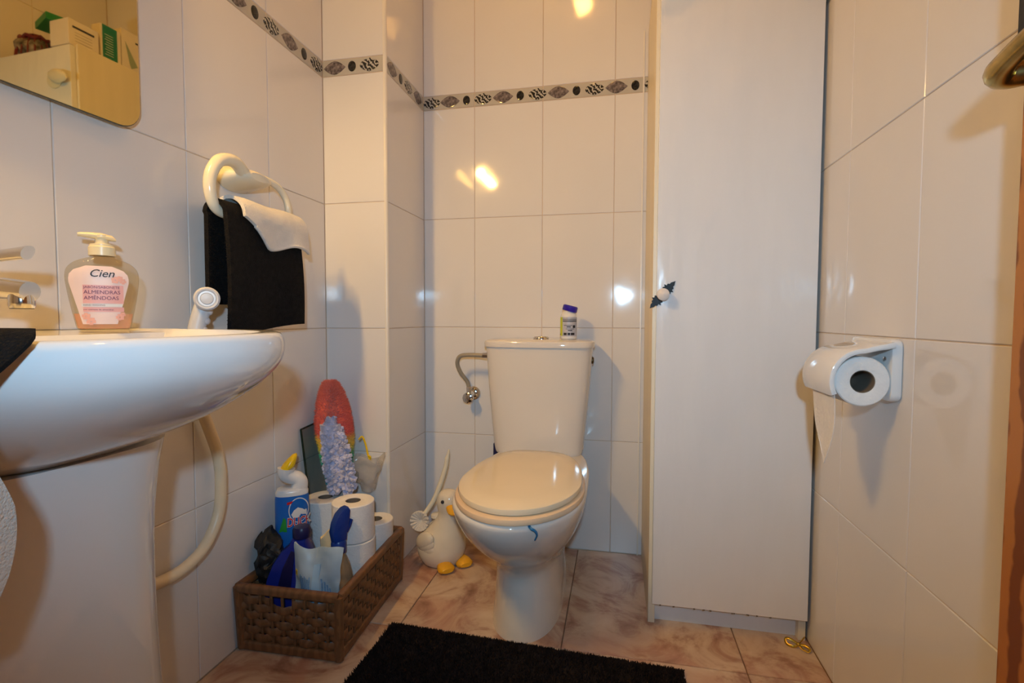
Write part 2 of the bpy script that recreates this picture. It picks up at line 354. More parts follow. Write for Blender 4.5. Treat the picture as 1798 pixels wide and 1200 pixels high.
# ---------------------------------------------------------------- room shell
XL, XR, YP, XP, YF, ZC = -0.932, 0.491, -0.312, -0.715, -2.05, 2.45
GAP, TT = 0.0017, 0.0024
_tc = {}
def tile_mesh(w, h, m):
    k = (round(w, 4), round(h, 4), m.name)
    if k not in _tc:
        W, H, b, t = w / 2 - GAP / 2, h / 2 - GAP / 2, 0.0013, TT
        v = []
        for (a, c, y) in ((W, H, 0), (W, H, -(t - b)), (W - b, H - b, -t)):
            v += [(-a, y, -c), (a, y, -c), (a, y, c), (-a, y, c)]
        f = []
        for l in (0, 4):
            for j in range(4): f.append((l + j, l + (j + 1) % 4, l + 4 + (j + 1) % 4, l + 4 + j))
        f.append((8, 9, 10, 11))
        mb = MB(); mb.v = v; mb.f = f
        _tc[k] = mesh_of('tile', mb, m, smooth=False)
    return _tc[k]
def put_tile(parent, me, c, rz, jitter=0.0012, name='tile'):
    o = bpy.data.objects.new(name, me); COL.objects.link(o); o.parent = parent
    o.location = Vector(c) - WPOS[parent.name]
    o.rotation_euler = (random.uniform(-jitter, jitter), 0, rz + random.uniform(-jitter, jitter)); return o
ROWS = [(0, .4), (.4, .8), (.8, 1.2), (1.2, 1.6), (1.65, 2.05), (2.05, 2.45)]
def tile_wall(wall, cuts, plane, axis, rz, rows=ROWS, skip=None):
    """axis 'x': cuts are x values on a plane of constant y; axis 'y': cuts are y values on a plane of constant x"""
    for a, b in zip(cuts[:-1], cuts[1:]):
        for z0, z1 in rows:
            if skip and skip((a + b) / 2, (z0 + z1) / 2): continue
            c = ((a + b) / 2, plane, (z0 + z1) / 2) if axis == 'x' else (plane, (a + b) / 2, (z0 + z1) / 2)
            put_tile(wall, tile_mesh(b - a, z1 - z0, M_tile), c, rz)
e = TT   # tile faces lie on the measured wall planes, slabs sit one tile thickness behind
floor = struct(obj('floor', box(XL - .1, XR + .1, YF - .6, .1, -.06, -.0045), M_fgrout))
fx = [-0.932, -.572, -.132, .308, .491]; fy = [-2.05, -1.92, -1.466, -1.013, -.563, 0.0]
for a, b in zip(fx[:-1], fx[1:]):
    for c, d in zip(fy[:-1], fy[1:]):
        k = ('f', round(b - a, 3), round(d - c, 3))
        if k not in _tc:
            W, H = (b - a) / 2 - .0013, (d - c) / 2 - .0013; v = []
            for q, z in ((0, 0), (0, .0032), (.0012, .0045)): v += [(-W + q, -H + q, z), (W - q, -H + q, z), (W - q, H - q, z), (-W + q, H - q, z)]
            mb = MB(); mb.v = v
            mb.f = [(l + j, l + (j + 1) % 4, l + 4 + (j + 1) % 4, l + 4 + j) for l in (0, 4) for j in range(4)] + [(8, 9, 10, 11)]
            _tc[k] = mesh_of('tile', mb, M_floor, smooth=False)
        o = bpy.data.objects.new('tile', _tc[k]); COL.objects.link(o); o.parent = floor; o.location = Vector(((a + b) / 2, (c + d) / 2, -.0045)) - WPOS['floor']
ceil = struct(obj('ceiling', box(XL - .1, XR + .1, YF - .1, .1, ZC, ZC + .08), M_ceil))
wb = struct(obj('wall_back', box(XL - .1, XR + .1, e, .1, -.0045, ZC), M_grout))
tile_wall(wb, [XP, -.5185, -.2687, -.0189, .231, .491], e, 'x', 0)
wl = struct(obj('wall_left', box(XL - .1, XL - e, YF - .1, e, -.0045, ZC), M_grout))
tile_wall(wl, [-2.05, -1.93, -1.66, -1.389, -1.1184, -.8474, -.5763, YP], XL - e, 'y', R(90))
wr = struct(obj('wall_right', box(XR + e, XR + .1, YF - .1, e, -.0045, ZC), M_grout))
tile_wall(wr, [-2.05, -1.922, -1.649, -1.3767, -1.104, -.8313, -.5586, -.286, 0], XR + e, 'y', R(-90))
wp = struct(obj('wall_pillar', box(XL - e, XP - e, YP + e, e, -.0045, ZC), M_grout))
tile_wall(wp, [XL, XP - .006], YP + e, 'x', 0)
tile_wall(wp, [YP + .006, 0], XP - e, 'y', R(90))
wf_m = box(XL - .1, -.34, YF - .1, YF - e, -.0045, ZC); q = box(.46, XR + .1, YF - .1, YF - e, -.0045, ZC); wf_m.add(q.v, q.f); q = box(-.34, .46, YF - .1, YF - e, 2.05, ZC); wf_m.add(q.v, q.f)
wf = struct(obj('wall_front', wf_m, M_grout))
tile_wall(wf, [XL, -.84, -.59, -.34], YF - e, 'x', R(180))
tile_wall(wf, [-.34, -.09, .16, .46], YF - e, 'x', R(180), rows=[(2.05, 2.45)])
# quarter-round plastic strip on the pillar's outer edge
struct(obj('trim_1', loft([[(XP - .0065 + .0075 * math.cos(a), YP + .0065 + .0075 * math.sin(a), z) for a in [R(-90 - 20 + 130 * i / 8) for i in range(9)]] + [(XP - .010, YP + .012, z)] for z in (0.0, ZC)]), M_pvc))
# vertical strip where the back wall tiling ends beside the cabinet
struct(obj('trim_2', box(.073, .078, -.004, e, 0, 1.8), M_pvc))
# decorated border band
def dome(poly_fn, h, n=28):
    rs = [[(x * s, -z, y * s) for x, y in [poly_fn(2 * PI * j / n) for j in range(n)]] for s, z in ((1, 0), (.97, h * .6), (.8, h * .9), (.4, h))]
    return loft(rs, cap0=True, cap1=True)
def leaf_p(a, w, hh):
    x = math.cos(a) * w; return (x, hh * math.copysign(1 - (abs(math.cos(a))) ** 1.75, math.sin(a)) if abs(math.sin(a)) > 1e-6 else 0)
ME_leaf = mesh_of('grey_leaf', dome(lambda a: leaf_p(a, .038, .0215), .0022), M_leaf)
ME_oval = mesh_of('black_oval', dome(lambda a: (.0135 * math.cos(a), .0165 * math.sin(a)), .0022), M_oval)
ME_zeb = mesh_of('zebra_leaf', dome(lambda a: (.0325 * math.cos(a), .021 * math.sin(a) * (1 - .25 * abs(math.cos(a)))), .0022), M_zebra)
def border(n, backing, cuts, plane, axis, rz, marks):
    t = struct(obj('trim_%d' % n, backing, M_grout))
    for a, b in zip(cuts[:-1], cuts[1:]):
        c = ((a + b) / 2, plane, 1.625) if axis == 'x' else (plane, (a + b) / 2, 1.625)
        put_tile(t, tile_mesh(b - a, .05, M_band), c, rz, 0, 'border_tile')
    for kind, s in marks:
        me = {'g': ME_leaf, 'b': ME_oval, 'z': ME_zeb}[kind]
        off = TT - .0003
        c = (s, plane - off, 1.625) if axis == 'x' else ((plane + off if rz > 0 else plane - off), s, 1.625)
        put_tile(t, me, c, rz, 0, me.name.split('.')[0])
def seq(start, stop, step, order):
    out = []; i = 0; s = start
    while s < stop: out.append((order[i % 3], s)); s += step[i % 3]; i += 1
    return out
bk = seq(-.612, .46, (.063, .062, .074), 'gbz')
border(3, box(XP, XR, e - .0012, e, 1.6, 1.65), [XP, -.5185, -.2687, -.0189, .231, .491], e, 'x', 0, [('z', -.682)] + bk)
lm = []; s = -.345
for i in range(26):
    lm.append(('zbg'[i % 3], s)); s -= (.064, .067, .080)[i % 3]
border(4, box(XL - e, XL - e + .0012, YF, YP, 1.6, 1.65), [-2.05, -1.93, -1.66, -1.389, -1.1184, -.8474, -.5763, YP], XL - e, 'y', R(90), [m for m in lm if m[1] > -2.0])
border(5, box(XL, XP - .006, YP + e - .0012, YP + e, 1.6, 1.65), [XL, XP - .006], YP + e, 'x', 0, [('g', -.889), ('b', -.829), ('z', -.770)])
border(6, box(XP - e, XP - e + .0012, YP + .006, 0, 1.6, 1.65), [YP + .006, 0], XP - e, 'y', R(90), [('g', -.266), ('b', -.201), ('z', -.138), ('g', -.054)])
rm = []; s = -.05
for i in range(28):
    rm.append(('gbz'[i % 3], s)); s -= (.063, .062, .074)[i % 3]
border(7, box(XR + e - .0012, XR + e, YF, 0, 1.6, 1.65), [-2.05, -1.922, -1.649, -1.3767, -1.104, -.8313, -.5586, -.286, 0], XR + e, 'y', R(-90), [m for m in rm if m[1] > -2.0])

# ---------------------------------------------------------------- wooden door standing open along the right wall
d1 = struct(obj('door_1', box(.424, .460, -1.90, -1.148, .012, 2.02, .002), M_wood))
for z0, z1 in ((.16, .92), (1.10, 1.86)):
    obj('panel', box(.4185, .43, -1.78, -1.30, z0, z1, .004), M_wood, d1)
hd = obj('handle', tube([(.426, -1.186, 1.085), (.404, -1.184, 1.085), (.388, -1.180, 1.085), (.377, -1.188, 1.086), (.372, -1.215, 1.091), (.370, -1.27, 1.100), (.370, -1.32, 1.105)], lambda t: .0105 + .003 * math.sin(PI * min(1, t * 1.6)), 14, 6), M_brass, d1, label='worn brass lever handle')
obj('backplate', box(.4205, .4245, -1.216, -1.164, .97, 1.17, .0015), M_dbrass, hd)
tag(obj('dark_strap', wobble(box(.418, .424, -1.165, -1.1435, 1.135, 1.98, .002), .0015, 30), M_bag), 'thin black strap hanging down the edge of the open wooden door', 'strap')

# ---------------------------------------------------------------- tall white cabinet
CX0, CX1, CY = .089, .484, -.402
cb = thing('tall_cabinet', ((CX0 + CX1) / 2, -.2, 0), 'tall narrow white cupboard standing in the back right corner', 'cabinet')
obj('side_panel', box(CX0, CX0 + .018, CY, -.004, 0, 1.793, .0008), M_lame, cb)
obj('side_panel', box(CX1 - .018, CX1, CY, -.004, 0, 1.793, .0008), M_lame, cb)
obj('top_panel', box(CX0 + .018, CX1 - .018, CY, -.004, 1.775, 1.793), M_lam, cb)
obj('base_panel', box(CX0 + .018, CX1 - .018, CY, -.02, .068, .086), M_lam, cb)
obj('back_panel', box(CX0 + .018, CX1 - .018, -.012, -.005, .068, 1.775), M_lam, cb)
obj('kickboard', box(CX0 + .018, CX1 - .018, -.382, -.37, 0, .068), M_lam, cb)
cd = obj('door', box(CX0 + .009, CX1 - .002, CY - .019, CY - .001, .062, 1.785, .0012), M_lam, cb)
random.seed(3)
for xx in (.118, .152, .205, .228, .245, .300, .305, .336, .360, .392):
    obj('edge_chip', wobble(box(xx, xx + random.uniform(.003, .007), CY - .0197, CY - .015, .0605, .0635), .0008, 300, xx), M_card, cd)
kn = obj('knob', lathe([(.005, 0), (.006, .007), (.013, .011), (.0165, .018), (.0158, .025), (.010, .030), (.0, .032)], n=22).rot('X', 90).mv(.113, CY - .0195, .896), M_porc, cd, label='round white porcelain knob')
def fleur():
    half = [(0, .0), (.006, .004), (.011, .007), (.0085, .012), (.0125, .016), (.007, .018), (.008, .023), (.0045, .026), (.0045, .031), (.0015, .037), (0, .041)]
    pts = half + [(-x, y) for x, y in half[-2:0:-1]]
    return pts
for sgn in (0, 180):
    pl = prism([(x * 1.25, y) for x, y in fleur()], 0, .0018).mv(0, .007, 0).rot('Z', sgn).rot('Z', -42).rot('X', 90).mv(.113, CY - .0192, .896)
    obj('back_plate', pl, M_iron, kn, label='black wrought iron fleur plate behind the knob')
# white stick-on hook near the top of the door
hk = thing('adhesive_hook', (.16, CY - .02, 1.65), 'white plastic stick-on hook near the top of the tall cupboard door', 'hook')
obj('plate', lathe([(.034, 0), (.034, .003), (.028, .005)], n=24, sx=1.1).rot('X', 90).mv(.172, CY - .0195, 1.675), M_cream, hk)
obj('prong', loft([[(x, CY - .028 - yo + ry * math.cos(a), 1.68 - zo + rz * math.sin(a)) for a in [2 * PI * j / 12 for j in range(12)]] for x, yo, zo, ry, rz in ((.19, .0, -.006, .005, .012), (.165, .004, 0, .008, .022), (.13, .008, .008, .009, .024), (.1, .012, .014, .007, .017), (.085, .014, .018, .003, .006))]), M_cream, hk)

# things on the cabinet top (seen in the mirror)
T = 1.793
tl = thing('carton', (.13, -.28, T), 'upright white and teal carton on top of the tall cupboard', 'box')
obj('carton_body', box(.112, .158, -.305, -.232, T, T + .130, .0008), M_wcard, tl)
obj('teal_side', box(.1108, .1125, -.2995, -.2465, T + .001, T + .129), M_teal, tl)
for i in range(9):
    obj('print_line', box(.1103, .1109, -.292 + .004 * (i % 2), -.262, T + .095 - i * .009, T + .0965 - i * .009), M_wcard, tl)
pk = thing('paper_pack', (.15, -.2, T), 'upright pale pack with a grey-green wedge print on top of the tall cupboard', 'pack')
obj('pack_body', box(.115, .16, -.227, -.150, T, T + .155, .002), M_wcard, pk)
obj('wedge_print', prism([(-.02, .02), (.028, .10), (.012, .02), (.006, .004)], 0, .0006).rot('X', 90).rot('Z', -90).mv(.1147, -.185, T + .01), mat('grey_green_print', (.30, .38, .28), .5), pk)
obj('dark_dash', box(.1143, .1150, -.172, -.158, T + .118, T + .124), M_ink, pk)
wx = thing('medicine_carton', (.14, -.36, T), 'white carton with one black stripe on top of the tall cupboard', 'box')
obj('carton_body', box(.11, .20, -.415, -.315, T, T + .088, .0008), M_wcard, wx)
obj('black_stripe', box(.1094, .1101, -.402, -.33, T + .060, T + .067), M_ink, wx)
for i in range(4): obj('print_line', box(.1094, .1101, -.395, -.338, T + .046 - i * .010, T + .0475 - i * .010), mat('grey_print', (.45, .40, .34), .6), wx)
gb = tag(obj('green_carton', box(-.06, .06, -.045, .075, 0, .024, .001).rot('Z', 18).mv(.235, -.37, T + .0885), M_gbox), 'flat green carton lying across the white carton on the tall cupboard', 'box')
nb = thing('net_bag', (.385, -.345, T), 'maroon net bag of small things on top of the tall cupboard', 'bag')
obj('filling', wobble(ico((.385, -.345, T + .045), .05, 3, 1.25, 1.0, .92), .012, 22, 2).fn(lambda x, y, z: (x, y, max(z, T + .001))), mat('mixed_filling', (.20, .17, .13), .6, var=.95, scale=50), nb)
for k in range(9):
    a = PI * k / 9
    obj('net_strand', tube([(.385 + .068 * math.cos(t) * math.cos(a), -.345 + .056 * math.cos(t) * math.sin(a), T + .004 + .098 * max(0, math.sin(t))) for t in [PI * i / 8 for i in range(9)]], .0028, 6, 2), M_maroon, nb)
obj('net_rim', tube([(.385 + .05 * math.cos(2 * PI * i / 20), -.345 + .042 * math.sin(2 * PI * i / 20), T + .078 + .006 * math.sin(i * 2.4)) for i in range(21)], .006, 6, 2), M_maroon, nb)
tag(obj('clear_bag', wobble(ico((.255, -.265, T + .038), .037, 3, 1.1, 1.0, 1.0), .014, 30, 5).fn(lambda x, y, z: (x, y, max(z, T + .001))), M_olive), 'crumpled olive see-through bag on the tall cupboard beside the net bag', 'bag')

# ---------------------------------------------------------------- toilet
TX = -.246
def egg(z, hw, yf, yb, ym, pf=2.0, pb=2.6, cx=TX, n=56):
    out = []
    for j in range(n):
        a = 2 * PI * j / n; s, c = math.sin(a), math.cos(a)
        p = pb if c > 0 else pf
        x = cx + hw * math.copysign(abs(s) ** (2 / p), s)
        y = ym + ((yb - ym) if c > 0 else (ym - yf)) * math.copysign(abs(c) ** (2 / p), c)
        out.append((x, y, z))
    return out
def multi(prof, n=5):
    """smooth a list of parameter tuples with catmull-rom"""
    out = []
    for i in range(len(prof) - 1):
        p0 = prof[max(i - 1, 0)]; p1 = prof[i]; p2 = prof[i + 1]; p3 = prof[min(i + 2, len(prof) - 1)]
        for j in range(n):
            t = j / n
            out.append(tuple(.5 * (2 * b + (-a + c) * t + (2 * a - 5 * b + 4 * c - d) * t * t + (-a + 3 * b - 3 * c + d) * t ** 3) for a, b, c, d in zip(p0, p1, p2, p3)))
    out.append(prof[-1]); return out
tt = thing('toilet', (TX, -.35, 0), 'cream-white close-coupled toilet with its lid down against the back wall', 'toilet')
prof = multi([(0, .098, -.566, -.05, -.36), (.02, .097, -.564, -.05, -.36), (.09, .091, -.552, -.06, -.36), (.155, .090, -.548, -.07, -.37), (.195, .100, -.575, -.07, -.40), (.235, .122, -.632, -.07, -.44), (.285, .147, -.698, -.06, -.47), (.335, .164, -.742, -.05, -.50), (.370, .171, -.760, -.04, -.51), (.381, .170, -.759, -.04, -.51), (.3845, .165, -.754, -.045, -.51)], 3)
bowl = obj('bowl', loft([egg(z, hw, yf, yb, ym, 2.0 + .25 * max(0, 1 - z / .2), 3.0) for z, hw, yf, yb, ym in prof]), M_toil, tt)
# seat and lid: outline narrows to a straight hinge edge
def seat_ring(z, hw, yf, yb, n=72, cx=TX + .005):
    pts = []
    ym = -.53
    for j in range(n):
        a = 2 * PI * j / n; s, c = math.sin(a), math.cos(a)
        if c <= 0: x = hw * s; y = ym + (ym - yf) * c
        else:
            x = hw * math.copysign(abs(s) ** (2 / 3.6), s); y = ym + (yb - ym) * abs(c) ** (2 / 3.6)
            k = max(0, (y - ym) / (yb - ym)); x *= 1 - .21 * k ** 1.6
        pts.append((cx + x, y, z))
    return pts
def slab(z0, z1, hw, yf, yb, b=.006, bulge=.004):
    return loft([seat_ring(z0, hw - b, yf + b, yb - b), seat_ring(z0 + b * .4, hw - b * .25, yf + b * .25, yb - b * .25), seat_ring((z0 + z1) / 2, hw, yf, yb), seat_ring(z1 - b * .4, hw - b * .3, yf + b * .3, yb - b * .3), seat_ring(z1, hw - b * 1.2, yf + b * 1.2, yb - b * 1.2), seat_ring(z1 + bulge * .7, hw * .72, -.53 + (yf + .53) * .72, -.53 + (yb + .53) * .8), seat_ring(z1 + bulge, hw * .3, -.53 + (yf + .53) * .3, -.53 + (yb + .53) * .35)])
st = obj('seat', slab(.385, .402, .1645, -.765, -.262, .006, 0.0), M_seat, tt, label='peach-tan toilet seat ring')
ld = obj('lid', slab(.4025, .420, .157, -.752, -.245, .007, .006), M_lid, tt, label='glossy cream toilet lid')
obj('hinge', tube([(TX - .085, -.243, .400), (TX - .055, -.243, .400)], .009, 12, 0), M_cream, st)
obj('hinge', tube([(TX + .055, -.243, .400), (TX + .085, -.243, .400)], .009, 12, 0), M_cream, st)
def tank_ring(z, hw, yf, yb, bow, p=5.0, n=64):
    out = []
    for j in range(n):
        a = 2 * PI * j / n; s, c = math.sin(a), math.cos(a)
        x = hw * math.copysign(abs(s) ** (2 / p), s); y = (yf + yb) / 2 + (yb - yf) / 2 * math.copysign(abs(c) ** (2 / p), c)
        if y < (yf + yb) / 2: y -= bow * (1 - (x / hw) ** 2)
        out.append((TX - .013 + x, y, z))
    return out
cs = obj('cistern', loft([tank_ring(z, hw, yf, -.012, .016) for z, hw, yf in multi([(.372, .125, -.150), (.376, .140, -.166), (.392, .149, -.174), (.45, .155, -.178), (.60, .169, -.181), (.738, .179, -.183)], 3)]), M_toil, tt)
cl = obj('cistern_lid', loft([tank_ring(z, hw, yf, -.006, .017) for z, hw, yf in ((.738, .180, -.184), (.739, .184, -.189), (.752, .185, -.190), (.758, .183, -.187), (.762, .172, -.175), (.7635, .12, -.12))]), M_toil, tt)
obj('flush_button', lathe([(.027, 0), (.027, .005), (.023, .009), (.020, .0075), (.018, .009), (0, .010)], (TX - .010, -.10, .763), 28, sy=.8), M_chrome, cl, label='oval chrome flush button')
obj('side_plug', lathe([(.012, 0), (.012, .006), (.008, .009)], n=16).rot('Y', 90).mv(TX + .160, -.11, .695), M_dbrass, cs)
obj('floor_bolt_cap', lathe([(.010, 0), (.010, .01), (.006, .014), (0, .015)], n=14).rot('Y', -90).mv(TX - .088, -.30, .05), M_cream, tt)
# dark clip behind the hinge, blue rim clip
tag(obj('dark_hose_end', wobble(box(TX - .185, TX - .15, -.075, -.05, .30, .392, .006), .002, 60), M_dblue), 'dark navy object poking up behind the toilet lid on the left', 'object')
tag(obj('rim_clip', tube([(TX + .060, -.738, .3835), (TX + .067, -.747, .380), (TX + .076, -.7445, .374), (TX + .079, -.739, .363), (TX + .074, -.735, .350)], lambda t: .0034 - .001 * t, 8, 6, .6), M_blue_clip), 'small curved blue plastic clip hooked on the toilet bowl rim', 'clip')
# water valve and braided hose
vv = thing('water_valve', (-.527, 0, .552), 'chrome angle valve with braided hose feeding the cistern', 'valve')
obj('wall_rosette', lathe([(.026, 0), (.025, .006), (.015, .014)], n=24).rot('X', 90).mv(-.522, -.0005, .556), M_chrome, vv)
obj('valve_body', tube([(-.522, -.008, .556), (-.524, -.035, .556), (-.527, -.052, .553)], .0125, 16, 4), M_chrome, vv)
obj('valve_knob', lathe([(.019, 0), (.021, .006), (.020, .016), (.012, .020)], n=10).rot('X', 90).mv(-.527, -.048, .546), M_chrome, vv)
obj('braided_hose', tube([(-.528, -.040, .562), (-.533, -.044, .60), (-.553, -.06, .635), (-.562, -.075, .672), (-.548, -.085, .698), (-.512, -.092, .704), (-.455, -.095, .703)], .0075, 12, 8), M_braid, vv)
obj('hose_nut', tube([(-.462, -.095, .703), (-.428, -.096, .703)], .010, 6, 0), M_chrome, vv)
obj('hose_nut', tube([(-.5285, -.040, .558), (-.530, -.041, .584)], .010, 6, 0), M_chrome, vv)
# bottle on the cistern
bx, by, bz = -.163, -.095, .7638
pb = thing('tablet_bottle', (bx, by, bz), 'small white tablet bottle with tilted violet-blue cap on the cistern', 'bottle')
body = obj('bottle_body', lathe([(.024, 0), (.0265, .002), (.0275, .006), (.0275, .075), (.025, .084), (.019, .090), (.018, .094)], (bx, by, bz), 28), M_wpl, pb)
def cyl_patch(cx, cy, r, a0, a1, z0, z1, n=14):
    m = MB()
    for i in range(n + 1):
        a = R(a0 + (a1 - a0) * i / n)
        for z in (z0, z1): m.v.append((cx + r * math.cos(a), cy + r * math.sin(a), z))
    m.f = [(2 * i, 2 * i + 2, 2 * i + 3, 2 * i + 1) for i in range(n)]
    m2 = MB(); m2.v = m.v + [(cx + (x - cx) * .985, cy + (y - cy) * .985, z) for x, y, z in m.v]; k = len(m.v)
    m2.f = m.f + [tuple(reversed([i + k for i in f])) for f in m.f] + [(0, 1, k + 1, k), (2 * n + 1, 2 * n, k + 2 * n, k + 2 * n + 1)] + [(2 * i + 1, 2 * i + 3, k + 2 * i + 3, k + 2 * i + 1) for i in range(n)] + [(2 * i + 2, 2 * i, k + 2 * i, k + 2 * i + 2) for i in range(n)]
    return m2
lb = obj('label', cyl_patch(bx, by, .0279, 208, 372, bz + .010, bz + .074), M_silver, pb)
obj('label_lime_side', cyl_patch(bx, by, .0281, 176, 228, bz + .012, bz + .074), M_pill, lb)
for i, (a0, a1, z0, z1) in enumerate([(232, 340, .066, .0675), (232, 340, .0625, .064), (232, 340, .0585, .061), (240, 300, .046, .0475), (262, 290, .040, .043), (255, 315, .034, .0355), (270, 300, .028, .031), (240, 262, .014, .022), (268, 286, .014, .022), (290, 318, .014, .022), (305, 325, .038, .047), (182, 205, .014, .019)]):
    obj('print_mark', cyl_patch(bx, by, .0283, a0, a1, bz + z0, bz + z1, 6), M_ink, lb)
obj('cap', lathe([(.0235, 0), (.025, .002), (.025, .017), (.022, .020), (0, .020)], (0, 0, 0), 32).rot('Y', 14).mv(bx + .002, by, bz + .0935), M_cap, pb)

# ---------------------------------------------------------------- wash basin and pedestal
YC = -1.3
def dring(z, d, hw, xc=XL + .002, p=2.6, n=44, yc=YC):
    out = []
    for j in range(n + 1):
        a = -PI / 2 + PI * j / n
        out.append((xc + d * abs(math.cos(a)) ** (2 / p), yc + hw * math.copysign(abs(math.sin(a)) ** (2 / p), math.sin(a)), z))
    return out + [(xc, yc + hw * (1 - 2 * k / 8), z) for k in range(1, 8)]
ws = thing('wash_basin', (-.79, YC, 0), 'white ceramic wash basin on a pedestal against the left wall', 'sink')
outer = multi([(.640, .235, .11), (.650, .262, .135), (.665, .305, .178), (.68, .345, .215), (.70, .388, .252), (.73, .432, .296), (.76, .462, .321), (.785, .471, .330), (.803, .470, .329)], 3)
rings = [dring(z, d, hw) for z, d, hw in outer] + [dring(.810, .466, .325), dring(.8125, .460, .319)]
inner = [(.8120, .440, .300, .0), (.806, .425, .288, .10), (.780, .405, .270, .115), (.74, .36, .235, .13), (.70, .30, .18, .15), (.675, .22, .09, .17)]
for z, d, hw, back in inner:
    rings.append(dring(z, d - back, hw, XL + .002 + back))
bs = obj('basin', loft(rings), M_cer, ws)
obj('drain', lathe([(.022, 0), (.022, .003), (.012, .004), (0, .002)], (-.74, YC, .6752), 20), M_chrome, bs)
pr = multi([(0, .165, .168), (.02, .163, .166), (.10, .150, .158), (.30, .135, .147), (.50, .132, .145), (.60, .140, .150), (.655, .150, .158)], 3)
def pring(z, hx, hy):
    return [(-.792 + hx * math.copysign(abs(math.cos(a)) ** (2 / 3.0), math.cos(a)) * (1 if math.cos(a) > 0 else .8), -1.292 + hy * math.copysign(abs(math.sin(a)) ** (2 / 3.0), math.sin(a)), z) for a in [2 * PI * j / 48 for j in range(48)]]
obj('pedestal', loft([pring(*q) for q in pr]), M_cer, ws)
# faucet
fa = thing('faucet', (-.868, YC, .812), 'chrome mixer tap at the back of the wash basin', 'tap')
obj('tap_body', lathe([(.027, 0), (.027, .006), (.021, .012), (.020, .062), (.023, .070), (.021, .082), (0, .086)], (-.868, YC, .812), 24), M_chrome, fa)
sp = obj('spout', tube([(-.868, YC, .848), (-.83, YC, .862), (-.79, YC, .870), (-.755, YC + .003, .868), (-.737, YC + .004, .866)], lambda t: .016 - .003 * t, 16, 6), M_chrome, fa)
obj('aerator', lathe([(.0125, 0), (.0135, .003), (.0135, .012), (.0125, .018)], (-.750, YC + .003, .845), 20), M_chrome, sp)
obj('aerator_mesh', lathe([(.0118, 0), (.0118, .0012)], (-.750, YC + .003, .8442), 20), M_dark, sp)
obj('lever', tube([(-.868, YC, .893), (-.84, YC, .903), (-.79, YC, .911), (-.752, YC + .003, .915), (-.738, YC + .004, .916)], lambda t: .008 + .003 * t, 14, 6, .65), M_chrome, fa)
# soap bottle
SX, SY, SZ = -.853, -1.106, .8127
sb = thing('soap_bottle', (SX, SY, SZ), 'clear soap pump bottle with pink label on the basin corner', 'bottle')
AW = math.atan2(-1.807 - SY, 0 - SX)                      # its label faces out over the basin towards the doorway
ax_u = Vector((-math.sin(AW), math.cos(AW), 0)); ax_w = Vector((math.cos(AW), math.sin(AW), 0))
SPROF = [(z, a * .87, b) for z, a, b in multi([(0, .0385, .017), (.003, .0415, .0185), (.02, .0455, .020), (.05, .0515, .0215), (.075, .0555, .0225), (.090, .0565, .0225), (.102, .0535, .021), (.112, .0435, .018), (.118, .030, .0155), (.121, .020, .0145), (.124, .019, .0145)], 3)]
def sdim(v):
    for (z0, a0, b0), (z1, a1, b1) in zip(SPROF[:-1], SPROF[1:]):
        if z0 <= v <= z1:
            t = (v - z0) / max(1e-9, z1 - z0); return a0 + (a1 - a0) * t, b0 + (b1 - b0) * t
    return SPROF[-1][1:]
def sp3(u, w, v): q = Vector((SX, SY, SZ + v)) + ax_u * u + ax_w * w; return (q.x, q.y, q.z)
def soval(z, a, b, n=44, p=2.3):
    return [sp3(a * math.copysign(abs(math.cos(t)) ** (2 / p), math.cos(t)), b * math.copysign(abs(math.sin(t)) ** (2 / p), math.sin(t)), z) for t in [2 * PI * j / n for j in range(n)]]
obj('bottle_body', loft([soval(*q) for q in SPROF]), M_soapb, sb, label='clear olive-tinted plastic body')
obj('liquid', loft([soval(z, a - .0016, b - .0016) for z, a, b in [(.0016,) + SPROF[0][1:]] + [q for q in SPROF if .003 <= q[0] < .026] + [(.027,) + sdim(.027)]]), M_liq, sb, label='peach liquid soap')
def sfront(u, v, eps):
    a, b = sdim(v); t = min(1, abs(u) / a); w = b * max(0, 1 - t ** 2.3) ** (1 / 2.3)
    return sp3(u, w + eps, v)
def slabel(outline_w, v0, v1, u0=0, eps=.0005, nu=16, nv=14, th=.0003):
    return sheet(nu, nv, lambda i, j: sfront(u0 + (i * 2 - 1) * outline_w(v0 + (v1 - v0) * j), v0 + (v1 - v0) * j, eps), th)
def lw(v):
    k = (v - .0095) / (.1055 - .0095)
    w = .0225 + .0165 * min(1, k / .72)
    if k > .78: w *= math.sqrt(max(.02, 1 - ((k - .78) / .24) ** 2.4))
    return w
UL = -.005
lab = obj('label', slabel(lw, .0095, .1055, UL), M_lpink, sb, label='pale pink soap label')
def stext(txt, size, u, v, m, shear=0.0, align='LEFT', eps=.0016, bold=0.0):
    t = text_mb(txt, size, shear, align, bold)
    t.v = [sfront(x + u, y + v, eps) for x, y, z in t.v]; return obj('lettering', t, m, lab, smooth=False)
obj('pink_panel', slabel(lambda v: .0265, .044, .074, .0, .0009), M_pink, lab)
obj('pink_panel', slabel(lambda v: .0265, .030, .0375, .0, .0009), M_pink, lab)
obj('white_strip', slabel(lambda v: .0265, .0385, .043, -.002, .0011), M_wpl, lab)
stext('Cien', .0175, -.0185, .0875, M_ink, .3, bold=.0001)
stext('JABÓN/SABONETE', .0057, -.0255, .0685, M_plum)
stext('ALMENDRAS', .0084, -.0255, .0595, M_plum)
stext('AMÊNDOAS', .0084, -.0255, .0500, M_plum)
stext('HAND WASHING', .0036, -.0265, .0398, M_plum)
stext('con extracto de almendras', .0036, -.0265, .0325, M_plum)
